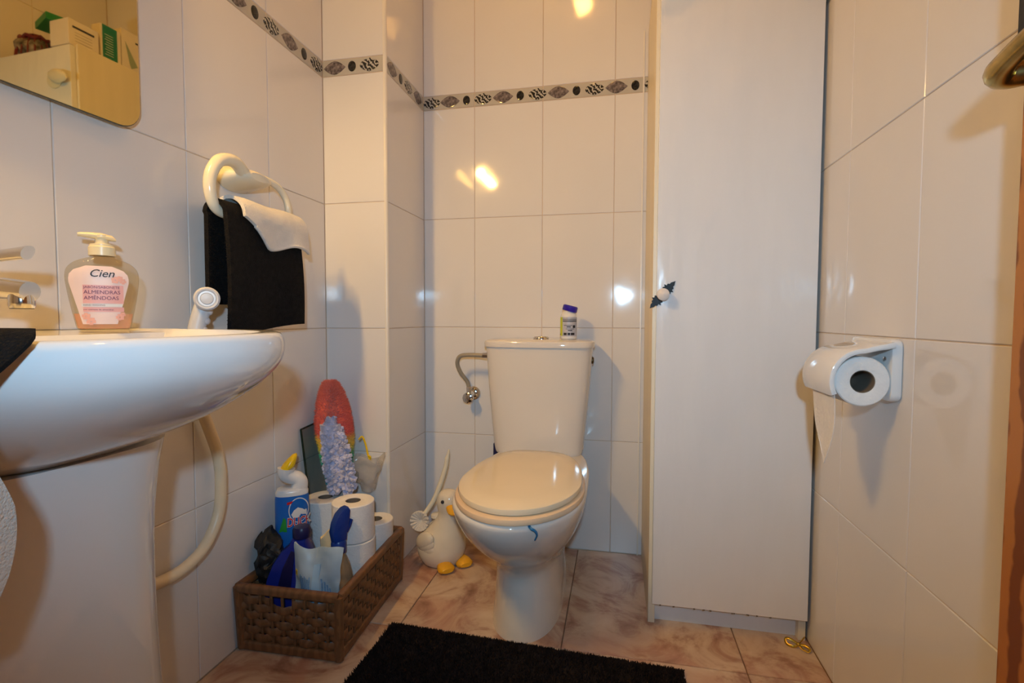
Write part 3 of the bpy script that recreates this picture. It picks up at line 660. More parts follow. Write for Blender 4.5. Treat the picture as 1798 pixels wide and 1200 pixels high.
for (u, v, s) in ((.016, .083, .0055), (.022, .0855, .0045), (.026, .081, .0045), (-.023, .0225, .0055), (-.017, .0145, .006), (.021, .021, .0055), (.0245, .0255, .004)):
    for k in range(5):
        a = 2 * PI * k / 5 + u * 90
        obj('blossom_petal', slabel(lambda vv, s=s: s * .42, v + math.sin(a) * s * .6 - s * .42, v + math.sin(a) * s * .6 + s * .42, u + math.cos(a) * s * .6, .0012 + .0001 * k, 4, 4), mat('petal', (.86, .45, .36), .5) if k == 0 and 'petal' not in bpy.data.materials else bpy.data.materials['petal'], lab)
pm = obj('pump', lathe([(.0185, 0), (.0185, .014), (.0165, .016), (.0165, .019), (.0095, .0205), (.0085, .030), (.0105, .0305), (.0105, .0345)], (SX, SY, SZ + .124), 24), M_pump, sb)
nz = ax_u * -1
def along(s, up, side=0): q = Vector((SX, SY, SZ + up)) + nz * s + ax_w * side; return tuple(q)
obj('nozzle', loft([[along(s, up + h * math.sin(t), w * math.cos(t)) for t in [2 * PI * j / 14 for j in range(14)]] for s, up, w, h in ((-.019, .152, .005, .002), (-.014, .1545, .008, .0045), (0, .1565, .010, .006), (.014, .1575, .008, .005), (.028, .158, .005, .0035), (.031, .1575, .0042, .003))]), M_pump, pm)
# dark cloth and white cloth over the near end of the basin
def rim_out(y, off=0.0, d=.471, hw=.330):
    k = min(.999, abs(y - YC) / hw); return XL + .002 + d * (1 - k ** 2.6) ** (1 / 2.6) + off
def drape(y0, y1, back, drop, off, ripple, seed, edge=0.0):
    def fn(u, v):
        y = y0 + (y1 - y0) * u
        s = v * (back + drop); xr = rim_out(y, off)
        yy = y + edge * u * max(0, (s - back) / drop) ** 1.3
        if s < back: x = xr - .012 - (back - s); z = .8175 + off * .6
        else:
            t = s - back; kk = min(1, t / .02); x = xr - .012 + .012 * math.sin(kk * PI / 2) + (t > .02) * 0; z = .8175 + off * .6 - (.012 * (1 - math.cos(kk * PI / 2)) if t < .02 else .012 + (t - .02))
        x += ripple * math.sin(u * 11 + seed + v * 2) * v
        return (x + .002, yy, z)
    return fn
tag(obj('dark_cloth', sheet(18, 24, drape(-1.58, -1.463, .10, .075, .006, .003, 1.0, -.085), .006), M_black), 'black cloth draped over the near front rim of the basin', 'cloth')
def wfn(u, v):
    y = -1.64 + .152 * u; z = .775 - .21 * v
    edge = .020 * math.sin(PI * min(1, max(0, (v - .25) / .75))) - .03 * max(0, .5 - v) - .012 * max(0, v - .8) * 5 * .3
    return (rim_out(-1.50, .012) + .004 * math.sin(u * 9 + v * 3) - .02 * v, y + edge * u, z)
tag(obj('white_cloth', sheet(14, 20, wfn, .005), M_white_t), 'white cloth hanging below the black cloth in front of the pedestal', 'cloth')

# ---------------------------------------------------------------- mirror and its lamp
mi = thing('wall_mirror', (-.92, -1.196, 1.19), 'frameless wall mirror with rounded corners above the basin', 'mirror')
mq = rrect(.44, .50, .042, 8)
def to_wall(mb):
    m = Matrix.Rotation(R(90), 4, 'Z') @ Matrix.Rotation(R(90), 4, 'X')       # local x->+y, y->+z, z->+x
    mb.xf(m); mb.rot('Z', -1.93); mb.rot('Y', -.07); return mb.mv(-.9215, -1.196, 1.19 + .25)
obj('glass', to_wall(prism([(x * .994, y * .994) for x, y in mq], .0045, .0062)), M_mirror, mi, angle=20)
obj('backing', to_wall(prism(mq, 0, .0045, .0008)), M_medge, mi)
mlp = thing('mirror_lamp', (-.93, -1.45, 1.71), 'wall lamp with three warm bulbs above the mirror', 'lamp')
obj('bar', box(XL + .001, XL + .022, -1.62, -1.28, 1.715, 1.765, .004), M_chrome, mlp)
for yy in (-1.57, -1.45, -1.33):
    a = obj('arm', tube([(XL + .018, yy, 1.745), (XL + .035, yy, 1.780), (XL + .060, yy, 1.786), (XL + .068, yy - .014, 1.775)], .007, 10, 4), M_chrome, mlp)
    axis = Vector((.12, .72, -.68)).normalized(); c0 = Vector((XL + .078, yy, 1.745)); rm_ = axis.to_track_quat('Z', 'Y').to_matrix().to_4x4(); rm_.translation = c0
    sh_ = obj('bell_shade', lathe([(.010, -.040), (.016, -.036), (.026, -.020), (.033, .004), (.034, .008), (.032, .008), (.024, -.018), (.010, -.034)], n=28).xf(rm_), M_chrome, mlp)
    obj('bulb', lathe([(.0285, -.004), (.0285, .0), (.020, .003), (0.0005, .004)], n=24).xf(rm_), M_bulb, sh_)
clp = thing('ceiling_lamp', (-.19, -.83, 2.36), 'round ceiling lamp with a warm glowing glass bowl', 'lamp')
obj('canopy', lathe([(.09, 0), (.09, .012), (.085, .02)], (-.19, -.83, ZC - .02), 32), M_chrome, clp)
obj('glass_bowl', lathe([(0.001, 0), (.018, .003), (.032, .012), (.041, .028), (.043, .045), (.036, .066)], (-.19, -.83, ZC - .085), 32), M_globe, clp)

# ---------------------------------------------------------------- towel ring, towels
RX = -.868
tr = thing('towel_ring', (-.9, -.725, 1.07), 'cream plastic towel ring on the left wall holding a black towel', 'towel ring')
ringp = [(RX - .005, -.745, 1.176), (RX + .004, -.785, 1.190), (RX + .004, -.828, 1.180), (RX + .002, -.852, 1.145), (RX, -.853, 1.105), (RX, -.835, 1.073), (RX, -.790, 1.066), (RX, -.72, 1.066), (RX, -.65, 1.068), (RX, -.605, 1.078), (RX, -.588, 1.108), (RX, -.594, 1.145), (RX - .003, -.622, 1.172), (RX - .008, -.665, 1.182), (RX - .012, -.70, 1.178)]
obj('ring', tube(ringp, lambda t: .0150 - .0065 * min(1, t * 1.35), 16, 6), M_cream, tr)
obj('wall_mount', loft([[(x, -.715 + (hy * (1 + .25 * (math.cos(a) > 0))) * math.cos(a), 1.172 + hz * math.sin(a)) for a in [2 * PI * j / 28 for j in range(28)]] for x, hy, hz in ((XL + .0005, .052, .030), (XL + .012, .052, .030), (XL + .030, .050, .026), (XL + .052, .048, .020), (XL + .070, .044, .015), (XL + .078, .030, .009))]), M_cream, tr)
def towel(u, v):
    y = -.842 + .256 * u
    s = v * .545                                             # front bottom -> over bar -> back bottom
    Lf, Rb = .262, .0265
    arc = PI * Rb
    if s < Lf: x = RX + Rb + .006 * math.sin(PI * s / Lf); z = 1.066 - (Lf - s)
    elif s < Lf + arc:
        a = (s - Lf) / Rb; x = RX + Rb * math.cos(a); z = 1.066 + Rb * math.sin(a)
    else: x = RX - Rb + .004; z = 1.066 - (s - Lf - arc)
    low = max(0, 1.05 - z)
    x += .010 * math.sin(u * 7.0 + .6) * low / .25 * (1 if s < Lf else .25)
    z += (.012 * u - .004 * math.sin(u * 5)) * (low / .25) - .002
    y += (u - .5) * .006 * low / .25
    return (max(x, XL + .010), y, z)
tw = obj('black_towel', sheet(40, 80, towel, .011), M_black)
tw.data = tw.data.copy(); tag(tw, 'black terry hand towel folded over the cream towel ring', 'towel')
def fuzz_mb(fn, n, h, w, th, side, seed):
    rnd = random.Random(seed); m = MB()
    for i in range(n):
        u, v = rnd.random(), rnd.random(); p = Vector(fn(u, v)); a = Vector(fn(min(1, u + .01), v)) - Vector(fn(max(0, u - .01), v)); b = Vector(fn(u, min(1, v + .01))) - Vector(fn(u, max(0, v - .01)))
        nn = a.cross(b).normalized(); q = p + nn * th / 2 * side; d = (nn * side + Vector((rnd.uniform(-.7, .7), rnd.uniform(-.7, .7), rnd.uniform(-.7, .7)))).normalized()
        t = a.normalized() * w; bb = b.normalized() * w
        m.add([q + t, q - t * .5 + bb * .8, q - t * .5 - bb * .8, q + d * h], [(0, 1, 3), (1, 2, 3), (2, 0, 3)])
    return m
obj('terry_loops', fuzz_mb(towel, 9000, .0035, .0011, .011, -1, 4), M_black, tw, kind='stuff', smooth=False)
def wash(u, v):
    y = -.800 + .225 * u
    Rb = .0395
    drop = (.004 + .058 * min(1, u / .38) ** 1.2 + .008 * math.sin(u * 6)) * 1.0
    L = drop + PI * Rb * .5 + .04
    s = v * L
    if s < drop: x = RX + Rb + .004; z = 1.066 - (drop - s) * .92; x += .010 * math.sin(u * 8 + 1) * (drop - s) / .09
    else:
        a = (s - drop) / Rb
        x = RX + (Rb + .003) * math.cos(min(a, 2.5)); z = 1.066 + (Rb + .002) * math.sin(min(a, 2.5))
    z += .004 * math.sin(u * 10) * (1 - v)
    y += (.010 * (1 - v)) * (u - .35)
    return (max(x, XL + .012), y, z)
wc = tag(obj('washcloth', sheet(40, 30, wash, .008), M_white_t), 'small white flannel draped over the black towel on the ring', 'washcloth')
def hem(u): p = wash(u, 0.0); return (p[0] + .001, p[1], p[2] - .0015)
obj('hem', tube([hem(i / 30) for i in range(4, 31)], .0045, 8, 1), M_white_t, wc)
def wash2(u, v):
    p = wash(.38 + .5 * u, 0.0); return (p[0] - .006, p[1], p[2] - .016 * math.sin(PI * u) * v + .014)
obj('under_fold', sheet(16, 6, wash2, .004), M_white_t, wc)

# ---------------------------------------------------------------- hand shower with its hose by the basin
hs = thing('hand_shower', (-.9, -.84, .8), 'pale grey hand shower on the left wall behind the basin', 'hand shower')
obj('shower_handle', tube([(-.872, -.905, .775), (-.870, -.895, .815), (-.866, -.884, .852), (-.862, -.877, .872)], lambda t: .0155 + .0025 * t, 14, 6, .8), M_grey_pl, hs)
for k in range(4):
    t = k / 3.2; q = Vector((-.871, -.902, .787)).lerp(Vector((-.866, -.884, .850)), t)
    obj('grip_dent', sphere((q.x + .010, q.y + .008, q.z), .0105, .6, .9, .8, 12, 8), M_grey_pl, hs)
hdv = (Vector((0, -1.807, .85)) - Vector((-.86, -.877, .873))).normalized()
rotm = hdv.to_track_quat('Z', 'Y').to_matrix().to_4x4(); rotm.translation = Vector((-.846, -.893, .873))
hh = obj('shower_head', lathe([(.020, -.012), (.0245, -.006), (.0245, .008), (.021, .012), (.018, .0115), (.0165, .0095), (.012, .0095), (.011, .0115), (.006, .012), (0, .0122)], n=30).xf(rotm), M_grey_pl, hs)
obj('nozzle_ring', lathe([(.0155, .0096), (.0155, .0108), (.0128, .0108), (.0128, .0096)], n=30, cap0=False, cap1=False).xf(rotm), M_wpl, hh)
obj('hose', tube([(-.872, -.905, .773), (-.890, -.900, .72), (-.908, -.862, .66), (-.906, -.835, .59), (-.903, -.812, .52), (-.902, -.805, .455), (-.902, -.814, .38), (-.903, -.852, .322), (-.904, -.905, .297), (-.904, -.96, .295), (-.904, -1.01, .306), (-.904, -1.08, .33), (-.905, -1.13, .36)], .0125, 14, 8), M_hose, hs, label='cream rubber hose looping below the basin')

# ---------------------------------------------------------------- toilet paper holder on the right wall
ph = thing('paper_holder', (.47, -.73, .69), 'white ceramic hooded toilet paper holder on the right wall', 'paper holder')
def plate(w, h, r, t):
    return prism(rrect(w, h, r), 0, t, .004)
def on_right(mb, y, z): return mb.xf(Matrix.Rotation(R(-90), 4, 'Z') @ Matrix.Rotation(R(90), 4, 'X')).mv(XR - .0002, y, z)   # local z -> -x
obj('wall_plate', on_right(plate(.165, .112, .014, .018), -.716, .742), M_cer, ph)
RC = Vector((.428, 0, .722))                                  # roll axis (x,z), along y
YN, YFAR = -.806, -.668
hood_prof = []
arcpts = [(XR - .016, .793), (.460, .790), (.446, .787)]
for k in range(13):
    a = R(92 + (206 - 92) * k / 12); arcpts.append((RC.x + .057 * math.cos(a), RC.z + .060 * math.sin(a)))
ins = []
for i, (x, z) in enumerate(arcpts):
    p0 = Vector(arcpts[max(0, i - 1)]); p1 = Vector(arcpts[min(len(arcpts) - 1, i + 1)]); t = (p1 - p0).normalized(); nn = Vector((-t.y, t.x))
    ins.append((x + nn.x * .010, z + nn.y * .010))
poly = arcpts + ins[::-1]
hood = prism([(x, z) for x, z in poly], YN, YFAR, .0035).fn(lambda x, y, z: (x, z, y))
obj('hood', hood, M_cer, ph)
obj('cheek', prism([(XR - .012, .780), (.468, .780), (.472, .765), (.476, .735), (.478, .712), (XR - .012, .706)], -.674, -.667, .002).fn(lambda x, y, z: (x, z, y)), M_cer, ph)
obj('screw', lathe([(.0045, 0), (.0042, .002), (0, .003)], n=12).rot('Y', -90).mv(XR - .018, -.775, .762), M_chrome, ph)
obj('spindle', tube([(RC.x, -.668, RC.z), (RC.x, -.735, RC.z)], .007, 12, 0), M_cer, ph)
def roll_mb(rout, rin, h, n=40):
    return loft([[(r * math.cos(2 * PI * j / n), r * math.sin(2 * PI * j / n), z) for j in range(n)] for r, z in ((rin, 0), (rin + .001, -.0005), (rout - .002, 0), (rout, .002), (rout, h - .002), (rout - .002, h), (rin + .001, h + .0005), (rin, h), (rin, h * .5), (rin, 0))], False, False)
def core_mb(rin, h, n=32):
    return loft([[(r * math.cos(2 * PI * j / n), r * math.sin(2 * PI * j / n), z) for j in range(n)] for r, z in ((rin, .001), (rin, h - .001), (rin - .0012, h - .001), (rin - .0012, .001), (rin, .001))], False, False)
rl = thing('toilet_roll', (RC.x, -.73, RC.z - .046), 'toilet roll with a loose torn sheet in the wall holder', 'toilet roll', 'toilet rolls')
place = lambda mb: mb.rot('X', 90).mv(RC.x, -.692, RC.z)      # axis along y
obj('paper', place(roll_mb(.0445, .0205, .106)), M_paper, rl)
obj('core', place(core_mb(.0204, .106)), M_card, rl)
def tail(u, v):
    y = -.786 + .106 * u; z = RC.z - .140 * v * (1 - .25 * (1 - u)) 
    lo = .72 + .28 * (1 - abs(u - .45) * 1.6)
    z = RC.z - .012 - .150 * v * lo
    sh = (u - .30) * (1 - v ** 3.5 * .62) + .30
    return (RC.x - .0452 + .003 * math.sin(v * 3), -.798 + .104 * sh, z)
obj('loose_sheet', sheet(14, 18, tail, .0008), M_paper, rl)

# ---------------------------------------------------------------- rattan basket
BA = [(-.922, -.736), (-.648, -.730), (-.668, -.330), (-.926, -.332)]          # plan corners at the rim
BH = .168
bk_t = thing('wicker_basket', (-.79, -.53, 0), 'brown woven rattan basket of cleaning things on the floor', 'basket')
def taper(p, z, inset=0.0):
    c = Vector((-.792, -.527)); q = Vector(p); k = 1 - .035 * (1 - z / BH); q = c + (q - c) * k
    if inset: d = (c - q); q += Vector((math.copysign(min(inset, abs(d.x)), d.x), math.copysign(min(inset, abs(d.y)), d.y)))
    return Vector((q.x, q.y, z))
def bar(p, q, w, h, nrm):
    """rounded bar from p to q, w along nrm, h vertical"""
    p, q = Vector(p), Vector(q); t = (q - p).normalized(); nn = Vector(nrm).normalized(); upv = t.cross(nn).normalized()
    sec = rrect(w, h, min(w, h) * .35, 3)
    return loft([[tuple(c + nn * a + upv * b) for a, b in sec] for c in (p, q)])
base_poly = [tuple(taper(p, 0.0).xy) for p in BA]
obj('base', prism(base_poly, .001, .010), M_wick, bk_t)
for i in range(4):
    a, b = BA[i], BA[(i + 1) % 4]
    d = (Vector(b) - Vector(a)).normalized(); nrm = Vector((d.y, -d.x, 0))           # outward
    cz = lambda p, z: taper(p, z)
    obj('rim', bar(cz(a, BH - .008), cz(b, BH - .008), .020, .022, nrm), M_wick, bk_t)
    obj('foot_rail', bar(cz(a, .013), cz(b, .013), .017, .024, nrm), M_wick, bk_t)
    obj('corner_post', tube([cz(a, .004), cz(a, BH - .004)], .0115, 8, 0), M_wick, bk_t)
    Lg = (Vector(b) - Vector(a)).length
    ns = 9 if i in (0, 2) else 15
    NR = 6; hgt = (BH - .026 - .026) / NR
    hole = {(4, 5)} if i == 0 else set()
    for k in range(1, ns):
        t = k / ns; p = Vector(a).lerp(Vector(b), t)
        obj('stake', bar(cz(p, .020), cz(p, BH - .015), .0060, .0075, nrm), M_wick, bk_t)
    for rrow in range(NR):
        z = .026 + hgt * (rrow + .5)
        spans = [(0, ns)]
        if i == 0 and rrow == NR - 1: spans = [(0, 3), (5, ns)]
        for s0, s1 in spans:
            pts = []
            for k in range(s0 * 4, s1 * 4 + 1):
                t = k / (ns * 4); p = Vector(a).lerp(Vector(b), t); w = .0048 * math.sin(PI * (k / 4 + .5) + PI * rrow + PI / 2 * 0)
                pts.append(cz(p, z + .0012 * math.sin(k * 1.9 + rrow)) + nrm * w)
            mbs = MB(); hh2 = hgt * .55; rs = []
            for c in pts: rs.append([tuple(c + nrm * .0022 + Vector((0, 0, hh2 * .7))), tuple(c + nrm * .0030), tuple(c + nrm * .0022 - Vector((0, 0, hh2 * .7))), tuple(c - Vector((0, 0, hh2))), tuple(c - nrm * .0022 - Vector((0, 0, hh2 * .7))), tuple(c - nrm * .0022 + Vector((0, 0, hh2 * .7))), tuple(c + Vector((0, 0, hh2)))])
            obj('strand', loft(rs), M_wick, bk_t)

# ---------------------------------------------------------------- basket contents
FZ = .0105
def paper_roll(x, y, z, rout, h, label, name='toilet_roll', grp='toilet rolls', cat='toilet roll', rin=.021):
    t = thing(name, (x, y, z), label, cat, grp)
    obj('paper', roll_mb(rout, rin, h).mv(x, y, z), M_paper, t); obj('core', core_mb(rin - .0001, h).mv(x, y, z), M_card, t); return t
RH = .1035
paper_roll(-.722, -.527, FZ + 2 * RH + .002, .0575, RH - .001, 'toilet roll on top of the stack behind the spray bottle')
paper_roll(-.720, -.527, FZ + RH + .001, .0575, RH - .001, 'toilet roll in the middle of the stack behind the spray bottle')
paper_roll(-.721, -.526, FZ, .0575, RH - .001, 'toilet roll at the foot of the stack behind the spray bottle')
paper_roll(-.845, -.468, FZ, .0585, .292, 'tall white paper roll between the blue cleaner bottle and the roll stack', 'paper_roll', None, 'paper roll')
paper_roll(-.722, -.396, FZ + RH + .001, .0530, RH, 'toilet roll in the far right corner of the basket, under the crumpled bag')
paper_roll(-.722, -.396, FZ, .0530, RH, 'bottom toilet roll in the far right corner of the basket')
# toilet cleaner bottle: blue sleeve, white bent neck, yellow cap
tx, ty = -.868, -.592
tb = thing('cleaner_bottle', (tx, ty, FZ), 'blue toilet cleaner bottle with bent white neck and yellow cap', 'bottle')
ang = math.atan2(-1.807 - ty, 0 - tx) + PI / 2           # local u axis across the view
cu_, su_ = math.cos(ang), math.sin(ang)
def tl3(u, w, v): return (tx + u * cu_ + w * su_, ty + u * su_ - w * cu_, FZ + v)      # w towards the room
def toval(v, a, b, n=36, p=2.6, du=0.0):
    return [tl3(du + a * math.copysign(abs(math.cos(t)) ** (2 / p), math.cos(t)), b * math.copysign(abs(math.sin(t)) ** (2 / p), math.sin(t)), v) for t in [-2 * PI * j / n for j in range(n)]]
obj('bottle_body', loft([toval(v, a, b) for v, a, b in ((0, .040, .026), (.004, .0435, .0285), (.10, .0435, .0285), (.30, .0435, .0285), (.335, .043, .028), (.342, .041, .0265), (.3425, .041, .0265))]), M_lblue, tb)
obj('shoulder', loft([toval(v, a, b) for v, a, b in ((.3425, .0415, .027), (.350, .042, .027), (.358, .038, .025), (.361, .030, .021))]), M_wpl, tb)
obj('neck', tube([tl3(.018, 0, .352), tl3(.020, 0, .372), tl3(.012, 0, .384), tl3(-.004, 0, .390), tl3(-.014, 0, .400), tl3(-.013, 0, .414)], lambda t: .0225 - .003 * math.sin(PI * t), 18, 6), M_wpl, tb)
obj('cap', loft([[tl3(cu + r * math.cos(q), r * math.sin(q), v + .35 * r * math.cos(q)) for q in [-2 * PI * j / 20 for j in range(20)]] for cu, v, r in ((-.013, .412, .0205), (-.010, .418, .0208), (-.004, .432, .0175), (.003, .444, .012), (.007, .451, .006))]), M_yel, tb)
def tfront(u, v, eps):
    t = min(1, abs(u) / .0435); return tl3(u, .0285 * max(0, 1 - t ** 2.6) ** (1 / 2.6) + eps, v)
def tpatch(poly, eps):
    m = MB(); n = len(poly); cx = sum(p[0] for p in poly) / n; cy = sum(p[1] for p in poly) / n
    R_ = [1, .66, .33]
    for s in R_: m.v += [tfront(cx + (x - cx) * s, cy + (y - cy) * s, eps) for x, y in poly]
    m.v.append(tfront(cx, cy, eps))
    for l in range(2):
        for j in range(n): m.f.append((l * n + j, l * n + (j + 1) % n, (l + 1) * n + (j + 1) % n, (l + 1) * n + j))
    for j in range(n): m.f.append((2 * n + j, 2 * n + (j + 1) % n, 3 * n))
    return m
body_o = [c for c in tb.children if c.name.startswith('bottle_body')][0]
ell = lambda cx, cy, a, b, n=32: [(cx + a * math.cos(2 * PI * j / n), cy + b * math.sin(2 * PI * j / n)) for j in range(n)]
obj('badge_ring', tpatch(ell(.016, .304, .0255, .034), .0008), M_wpl, body_o)
obj('badge', tpatch(ell(.016, .304, .0232, .0315), .0013), M_lblue, body_o)
obj('badge_swirl', tpatch([(-.003, .294), (.004, .305), (.014, .312), (.022, .308), (.036, .302), (.036, .288), (.016, .284), (.002, .284)], .0017), M_wpl, body_o)
obj('red_tab', tpatch([(-.013, .328), (.009, .332), (.009, .325), (-.013, .321)], .001), M_red, body_o)
obj('green_print', tpatch([(-.034, .248), (-.022, .288), (-.016, .282), (-.014, .248)], .001), M_green, body_o)
for bold, m_, ep in ((.0016, M_wpl, .0019), (.0003, M_red, .0026)):
    t_ = text_mb('DUCK', .034, .08, 'LEFT', bold); t_.v = [tfront((x * .62) - .014, y + .262, ep) for x, y, z in t_.v]; obj('lettering', t_, m_, body_o, smooth=False)
# tinted glass sheet leaning on the wall
gp = [Vector((-.921, -.452, .500)), Vector((-.921, -.355, .500)), Vector((-.908, -.352, .012)), Vector((-.908, -.399, .012))]
def pane(inset0, inset1, th):
    pts = [Vector((-.926, -.468, .500)), Vector((-.926, -.352, .508)), Vector((-.914, -.350, .012)), Vector((-.900, -.425, .012))]
    return pts
gt = thing('glass_sheet', (-.91, -.40, .011), 'tinted glass sheet with dark edges leaning on the left wall', 'glass sheet')
P4 = pane(0, 0, 0); off = Vector((.005, 0, 0))
m_ = MB(); m_.v = [tuple(p) for p in P4] + [tuple(p + off) for p in P4]; m_.f = [(0, 1, 2, 3), (7, 6, 5, 4), (0, 4, 5, 1), (1, 5, 6, 2), (2, 6, 7, 3), (3, 7, 4, 0)]
obj('pane', m_, M_glassp, gt, smooth=False)
obj('edge', tube([P4[3] + off / 2, P4[0] + off / 2], .0030, 6, 0), M_gedge, gt); obj('edge', tube([P4[0] + off / 2, P4[1] + off / 2], .0026, 6, 0), M_gedge, gt)
# dusters
def duster(cx, cy, z0, z1, r0, rtop, n, ln, seed, lean=(0, 0)):
    rnd = random.Random(seed); m = MB()
    for i in range(n):
        t = rnd.random(); a = rnd.random() * 2 * PI; z = z0 + (z1 - z0) * t
        r = r0 + (rtop - r0) * min(1, t * 2.2); 
        if t > .55: r = rtop * math.sqrt(max(.0, 1 - ((t - .55) / .45) ** 2))
        c = Vector((cx + lean[0] * t, cy + lean[1] * t, z)); d = Vector((math.cos(a), math.sin(a), .25 + (t > .6) * (t - .6) * 2.0)).normalized()
        q = c + d * (r * .80); d2 = (d + Vector((rnd.uniform(-.5, .5), rnd.uniform(-.5, .5), rnd.uniform(-.4, .4)))).normalized(); s = d2.orthogonal().normalized() * (ln * .13); s2 = d2.cross(s)
        m.add([q + s, q - s * .5 + s2 * .85, q - s * .5 - s2 * .85, q + d2 * (ln * rnd.uniform(.7, 1.1))], [(0, 1, 3), (1, 2, 3), (2, 0, 3)])
    return m
def duster_core(cx, cy, z0, z1, r0, rtop, lean=(0, 0)):
    pr_ = []
    for i in range(25):
        t = i / 24; r = r0 + (rtop - r0) * min(1, t * 2.2)
        if t > .55: r = rtop * math.sqrt(max(.0, 1 - ((t - .55) / .45) ** 2))
        r = max(r * .86, .001); z = z0 + (z1 - z0) * t
        pr_.append([(cx + lean[0] * t + r * math.cos(2 * PI * j / 24), cy + lean[1] * t + r * math.sin(2 * PI * j / 24), z) for j in range(24)])
    return loft(pr_)
dz0, dz1 = .310, .628
cd_ = thing('coral_duster', (-.845, -.372, FZ), 'tall feather duster, coral red on top fading to teal, against the left wall', 'duster')
obj('core', duster_core(-.842, -.395, dz0, dz1, .035, .060, (-.028, .0)), M_coral, cd_)
obj('fibres', duster(-.842, -.395, dz0, dz1, .035, .060, 9000, .015, 11, (-.028, .0)), M_coral, cd_, origin=None, kind='stuff', smooth=False)
obj('duster_handle', tube([(-.792, -.392, FZ), (-.80, -.393, .20), (-.828, -.394, .33)], .007, 10, 4), M_cream, cd_)
obj('hanging_loop', tube([(-.775, -.395, .46), (-.763, -.395, .47), (-.755, -.39, .445), (-.748, -.39, .415), (-.742, -.39, .400), (-.738, -.392, .408), (-.744, -.395, .412)], .0028, 6, 4), M_yel, cd_)
ld_ = thing('lavender_duster', (-.79, -.47, FZ), 'fluffy lavender chenille duster in front of the coral duster', 'duster')
rnd = random.Random(5); tuf = MB(); lc0, lc1 = Vector((-.798, -.452, .330)), Vector((-.845, -.440, .520))
for i in range(800):
    t = rnd.random(); a = rnd.random() * 2 * PI; c = lc0.lerp(lc1, t); rr_ = .041 * (1 - .35 * max(0, t - .55) / .45) * (1 if t < .9 else .7)
    d = Vector((math.cos(a), math.sin(a), rnd.uniform(-.9, .7) + (t > .9) * .8)).normalized(); p0 = c + d * rr_ * .5; p1 = c + d * rr_ * rnd.uniform(.85, 1.08) + Vector((0, 0, rnd.uniform(-.008, .004)))
    q = tube([p0, p0.lerp(p1, .5) + Vector((rnd.uniform(-.004, .004), rnd.uniform(-.004, .004), .003)), p1], lambda s: .0068 - .0012 * s, 6, 2); tuf.add(q.v, q.f)
obj('chenille', tuf, M_lav, ld_, kind='stuff')
obj('core', loft([[(lc0.lerp(lc1, t).x + .030 * math.cos(2 * PI * j / 16), lc0.lerp(lc1, t).y + .030 * math.sin(2 * PI * j / 16), lc0.lerp(lc1, t).z) for j in range(16)] for t in (0.03, .97)]), M_lav, ld_)
obj('duster_handle', tube([(-.792, -.440, .306), (-.797, -.450, .34)], .006, 10, 3), M_teal, ld_)
# crumpled clear bag
pbm = sheet(26, 20, lambda u, v: (-.758 + (.020 + .034 * v) * math.cos(2 * PI * u) , -.372 + (.018 + .022 * v) * math.sin(2 * PI * u), .300 + .098 * v + .012 * math.sin(6 * PI * u) * v), .0006)
tag(obj('cellophane_bag', wobble(pbm, .007, 55, 3), M_cello), 'crumpled clear cellophane bag standing beside the lavender duster', 'bag')
# dark blue detergent bottle
bt = thing('detergent_bottle', (-.80, -.668, FZ), 'dark blue handled detergent bottle at the front of the basket', 'bottle')
outl = [(-.068, 0), (.052, 0), (.056, .006), (.056, .20), (.050, .232), (.042, .256), (.040, .266), (.004, .266), (-.002, .252), (-.022, .234), (-.044, .200), (-.060, .160), (-.070, .110), (-.072, .008)]
def facing(mb, x, y, z, extra=0):
    a = math.degrees(math.atan2(-1.807 - y, 0 - x)) + 90 + extra
    return mb.rot('X', 90).rot('Z', a).mv(x, y, z)
obj('bottle_body', facing(prism([(x, y * .945) for x, y in outl], -.026, .026, .010), -.826, -.652, FZ, -22), M_blue, bt)
obj('handle_groove', facing(prism([(-.030, .13), (-.016, .18), (.006, .225), (.016, .222), (.012, .19), (.004, .13)], .0250, .0272, .001), -.826, -.652, FZ, -22), M_dblue, bt)
obj('cap', facing(lathe([(.0215, 0), (.0225, .003), (.0225, .022), (.019, .028), (0, .029)], (.024, 0, 0), 24).rot('X', -90).mv(0, .2513, 0), -.826, -.652, FZ, -22), M_dblue, bt)
# black bag
tag(obj('black_bag', wobble(wobble(ico((-.893, -.648, .200), .05, 4, .70, .85, 1.45), .016, 38, 9.4), .008, 80, 5).fn(lambda x, y, z: (max(x, XL + .003), max(y, -.712), max(z, FZ + .10 + .0))), M_bag), 'crumpled black bag stuffed between the left wall and blue bottle', 'bag')
# wipes packet
def wipe(u, v):
    a = Vector((-.788, -.7035, .118)); b = Vector((-.664, -.698, .118))
    p = a.lerp(b, u); p.z += .142 * v + .012 * (1 - u) * v - .030 * max(0, u - .55) * v - (.016 * math.sin(u * 5) * v * v)
    p.y += .006 * math.sin(u * 9 + v * 4) + .012 * v; p.y -= .016 * math.sin(PI * u) * math.sin(PI * v) ; p.x += .006 * (v - .5) * math.sin(7 * u)
    return tuple(p)
wp_ = thing('wipes_packet', (-.72, -.70, .03), 'pale blue packet of wipes standing at the front of the basket', 'packet')
wfront = lambda u, v: tuple(Vector(wipe(u, v)) + Vector((0, -.0035, 0)))
obj('film', wobble(sheet(30, 24, lambda u, v: wipe(u, v * 1.7 - .7) if False else wipe(u, v), .005), .0022, 45, 1), M_wipe, wp_)
obj('lower_film', box(-.785, -.680, -.704, -.690, .013, .122, .003), M_wipe, wp_)
def wpatch(u0, u1, v0, v1, m, name='print_block'):
    obj(name, wobble(sheet(8, 6, lambda u, v: (wipe(u0 + (u1 - u0) * u, v0 + (v1 - v0) * v)[0], wipe(u0 + (u1 - u0) * u, v0 + (v1 - v0) * v)[1] - .0045, wipe(u0 + (u1 - u0) * u, v0 + (v1 - v0) * v)[2]), .0008), .0022, 45, 1), m, wp_)
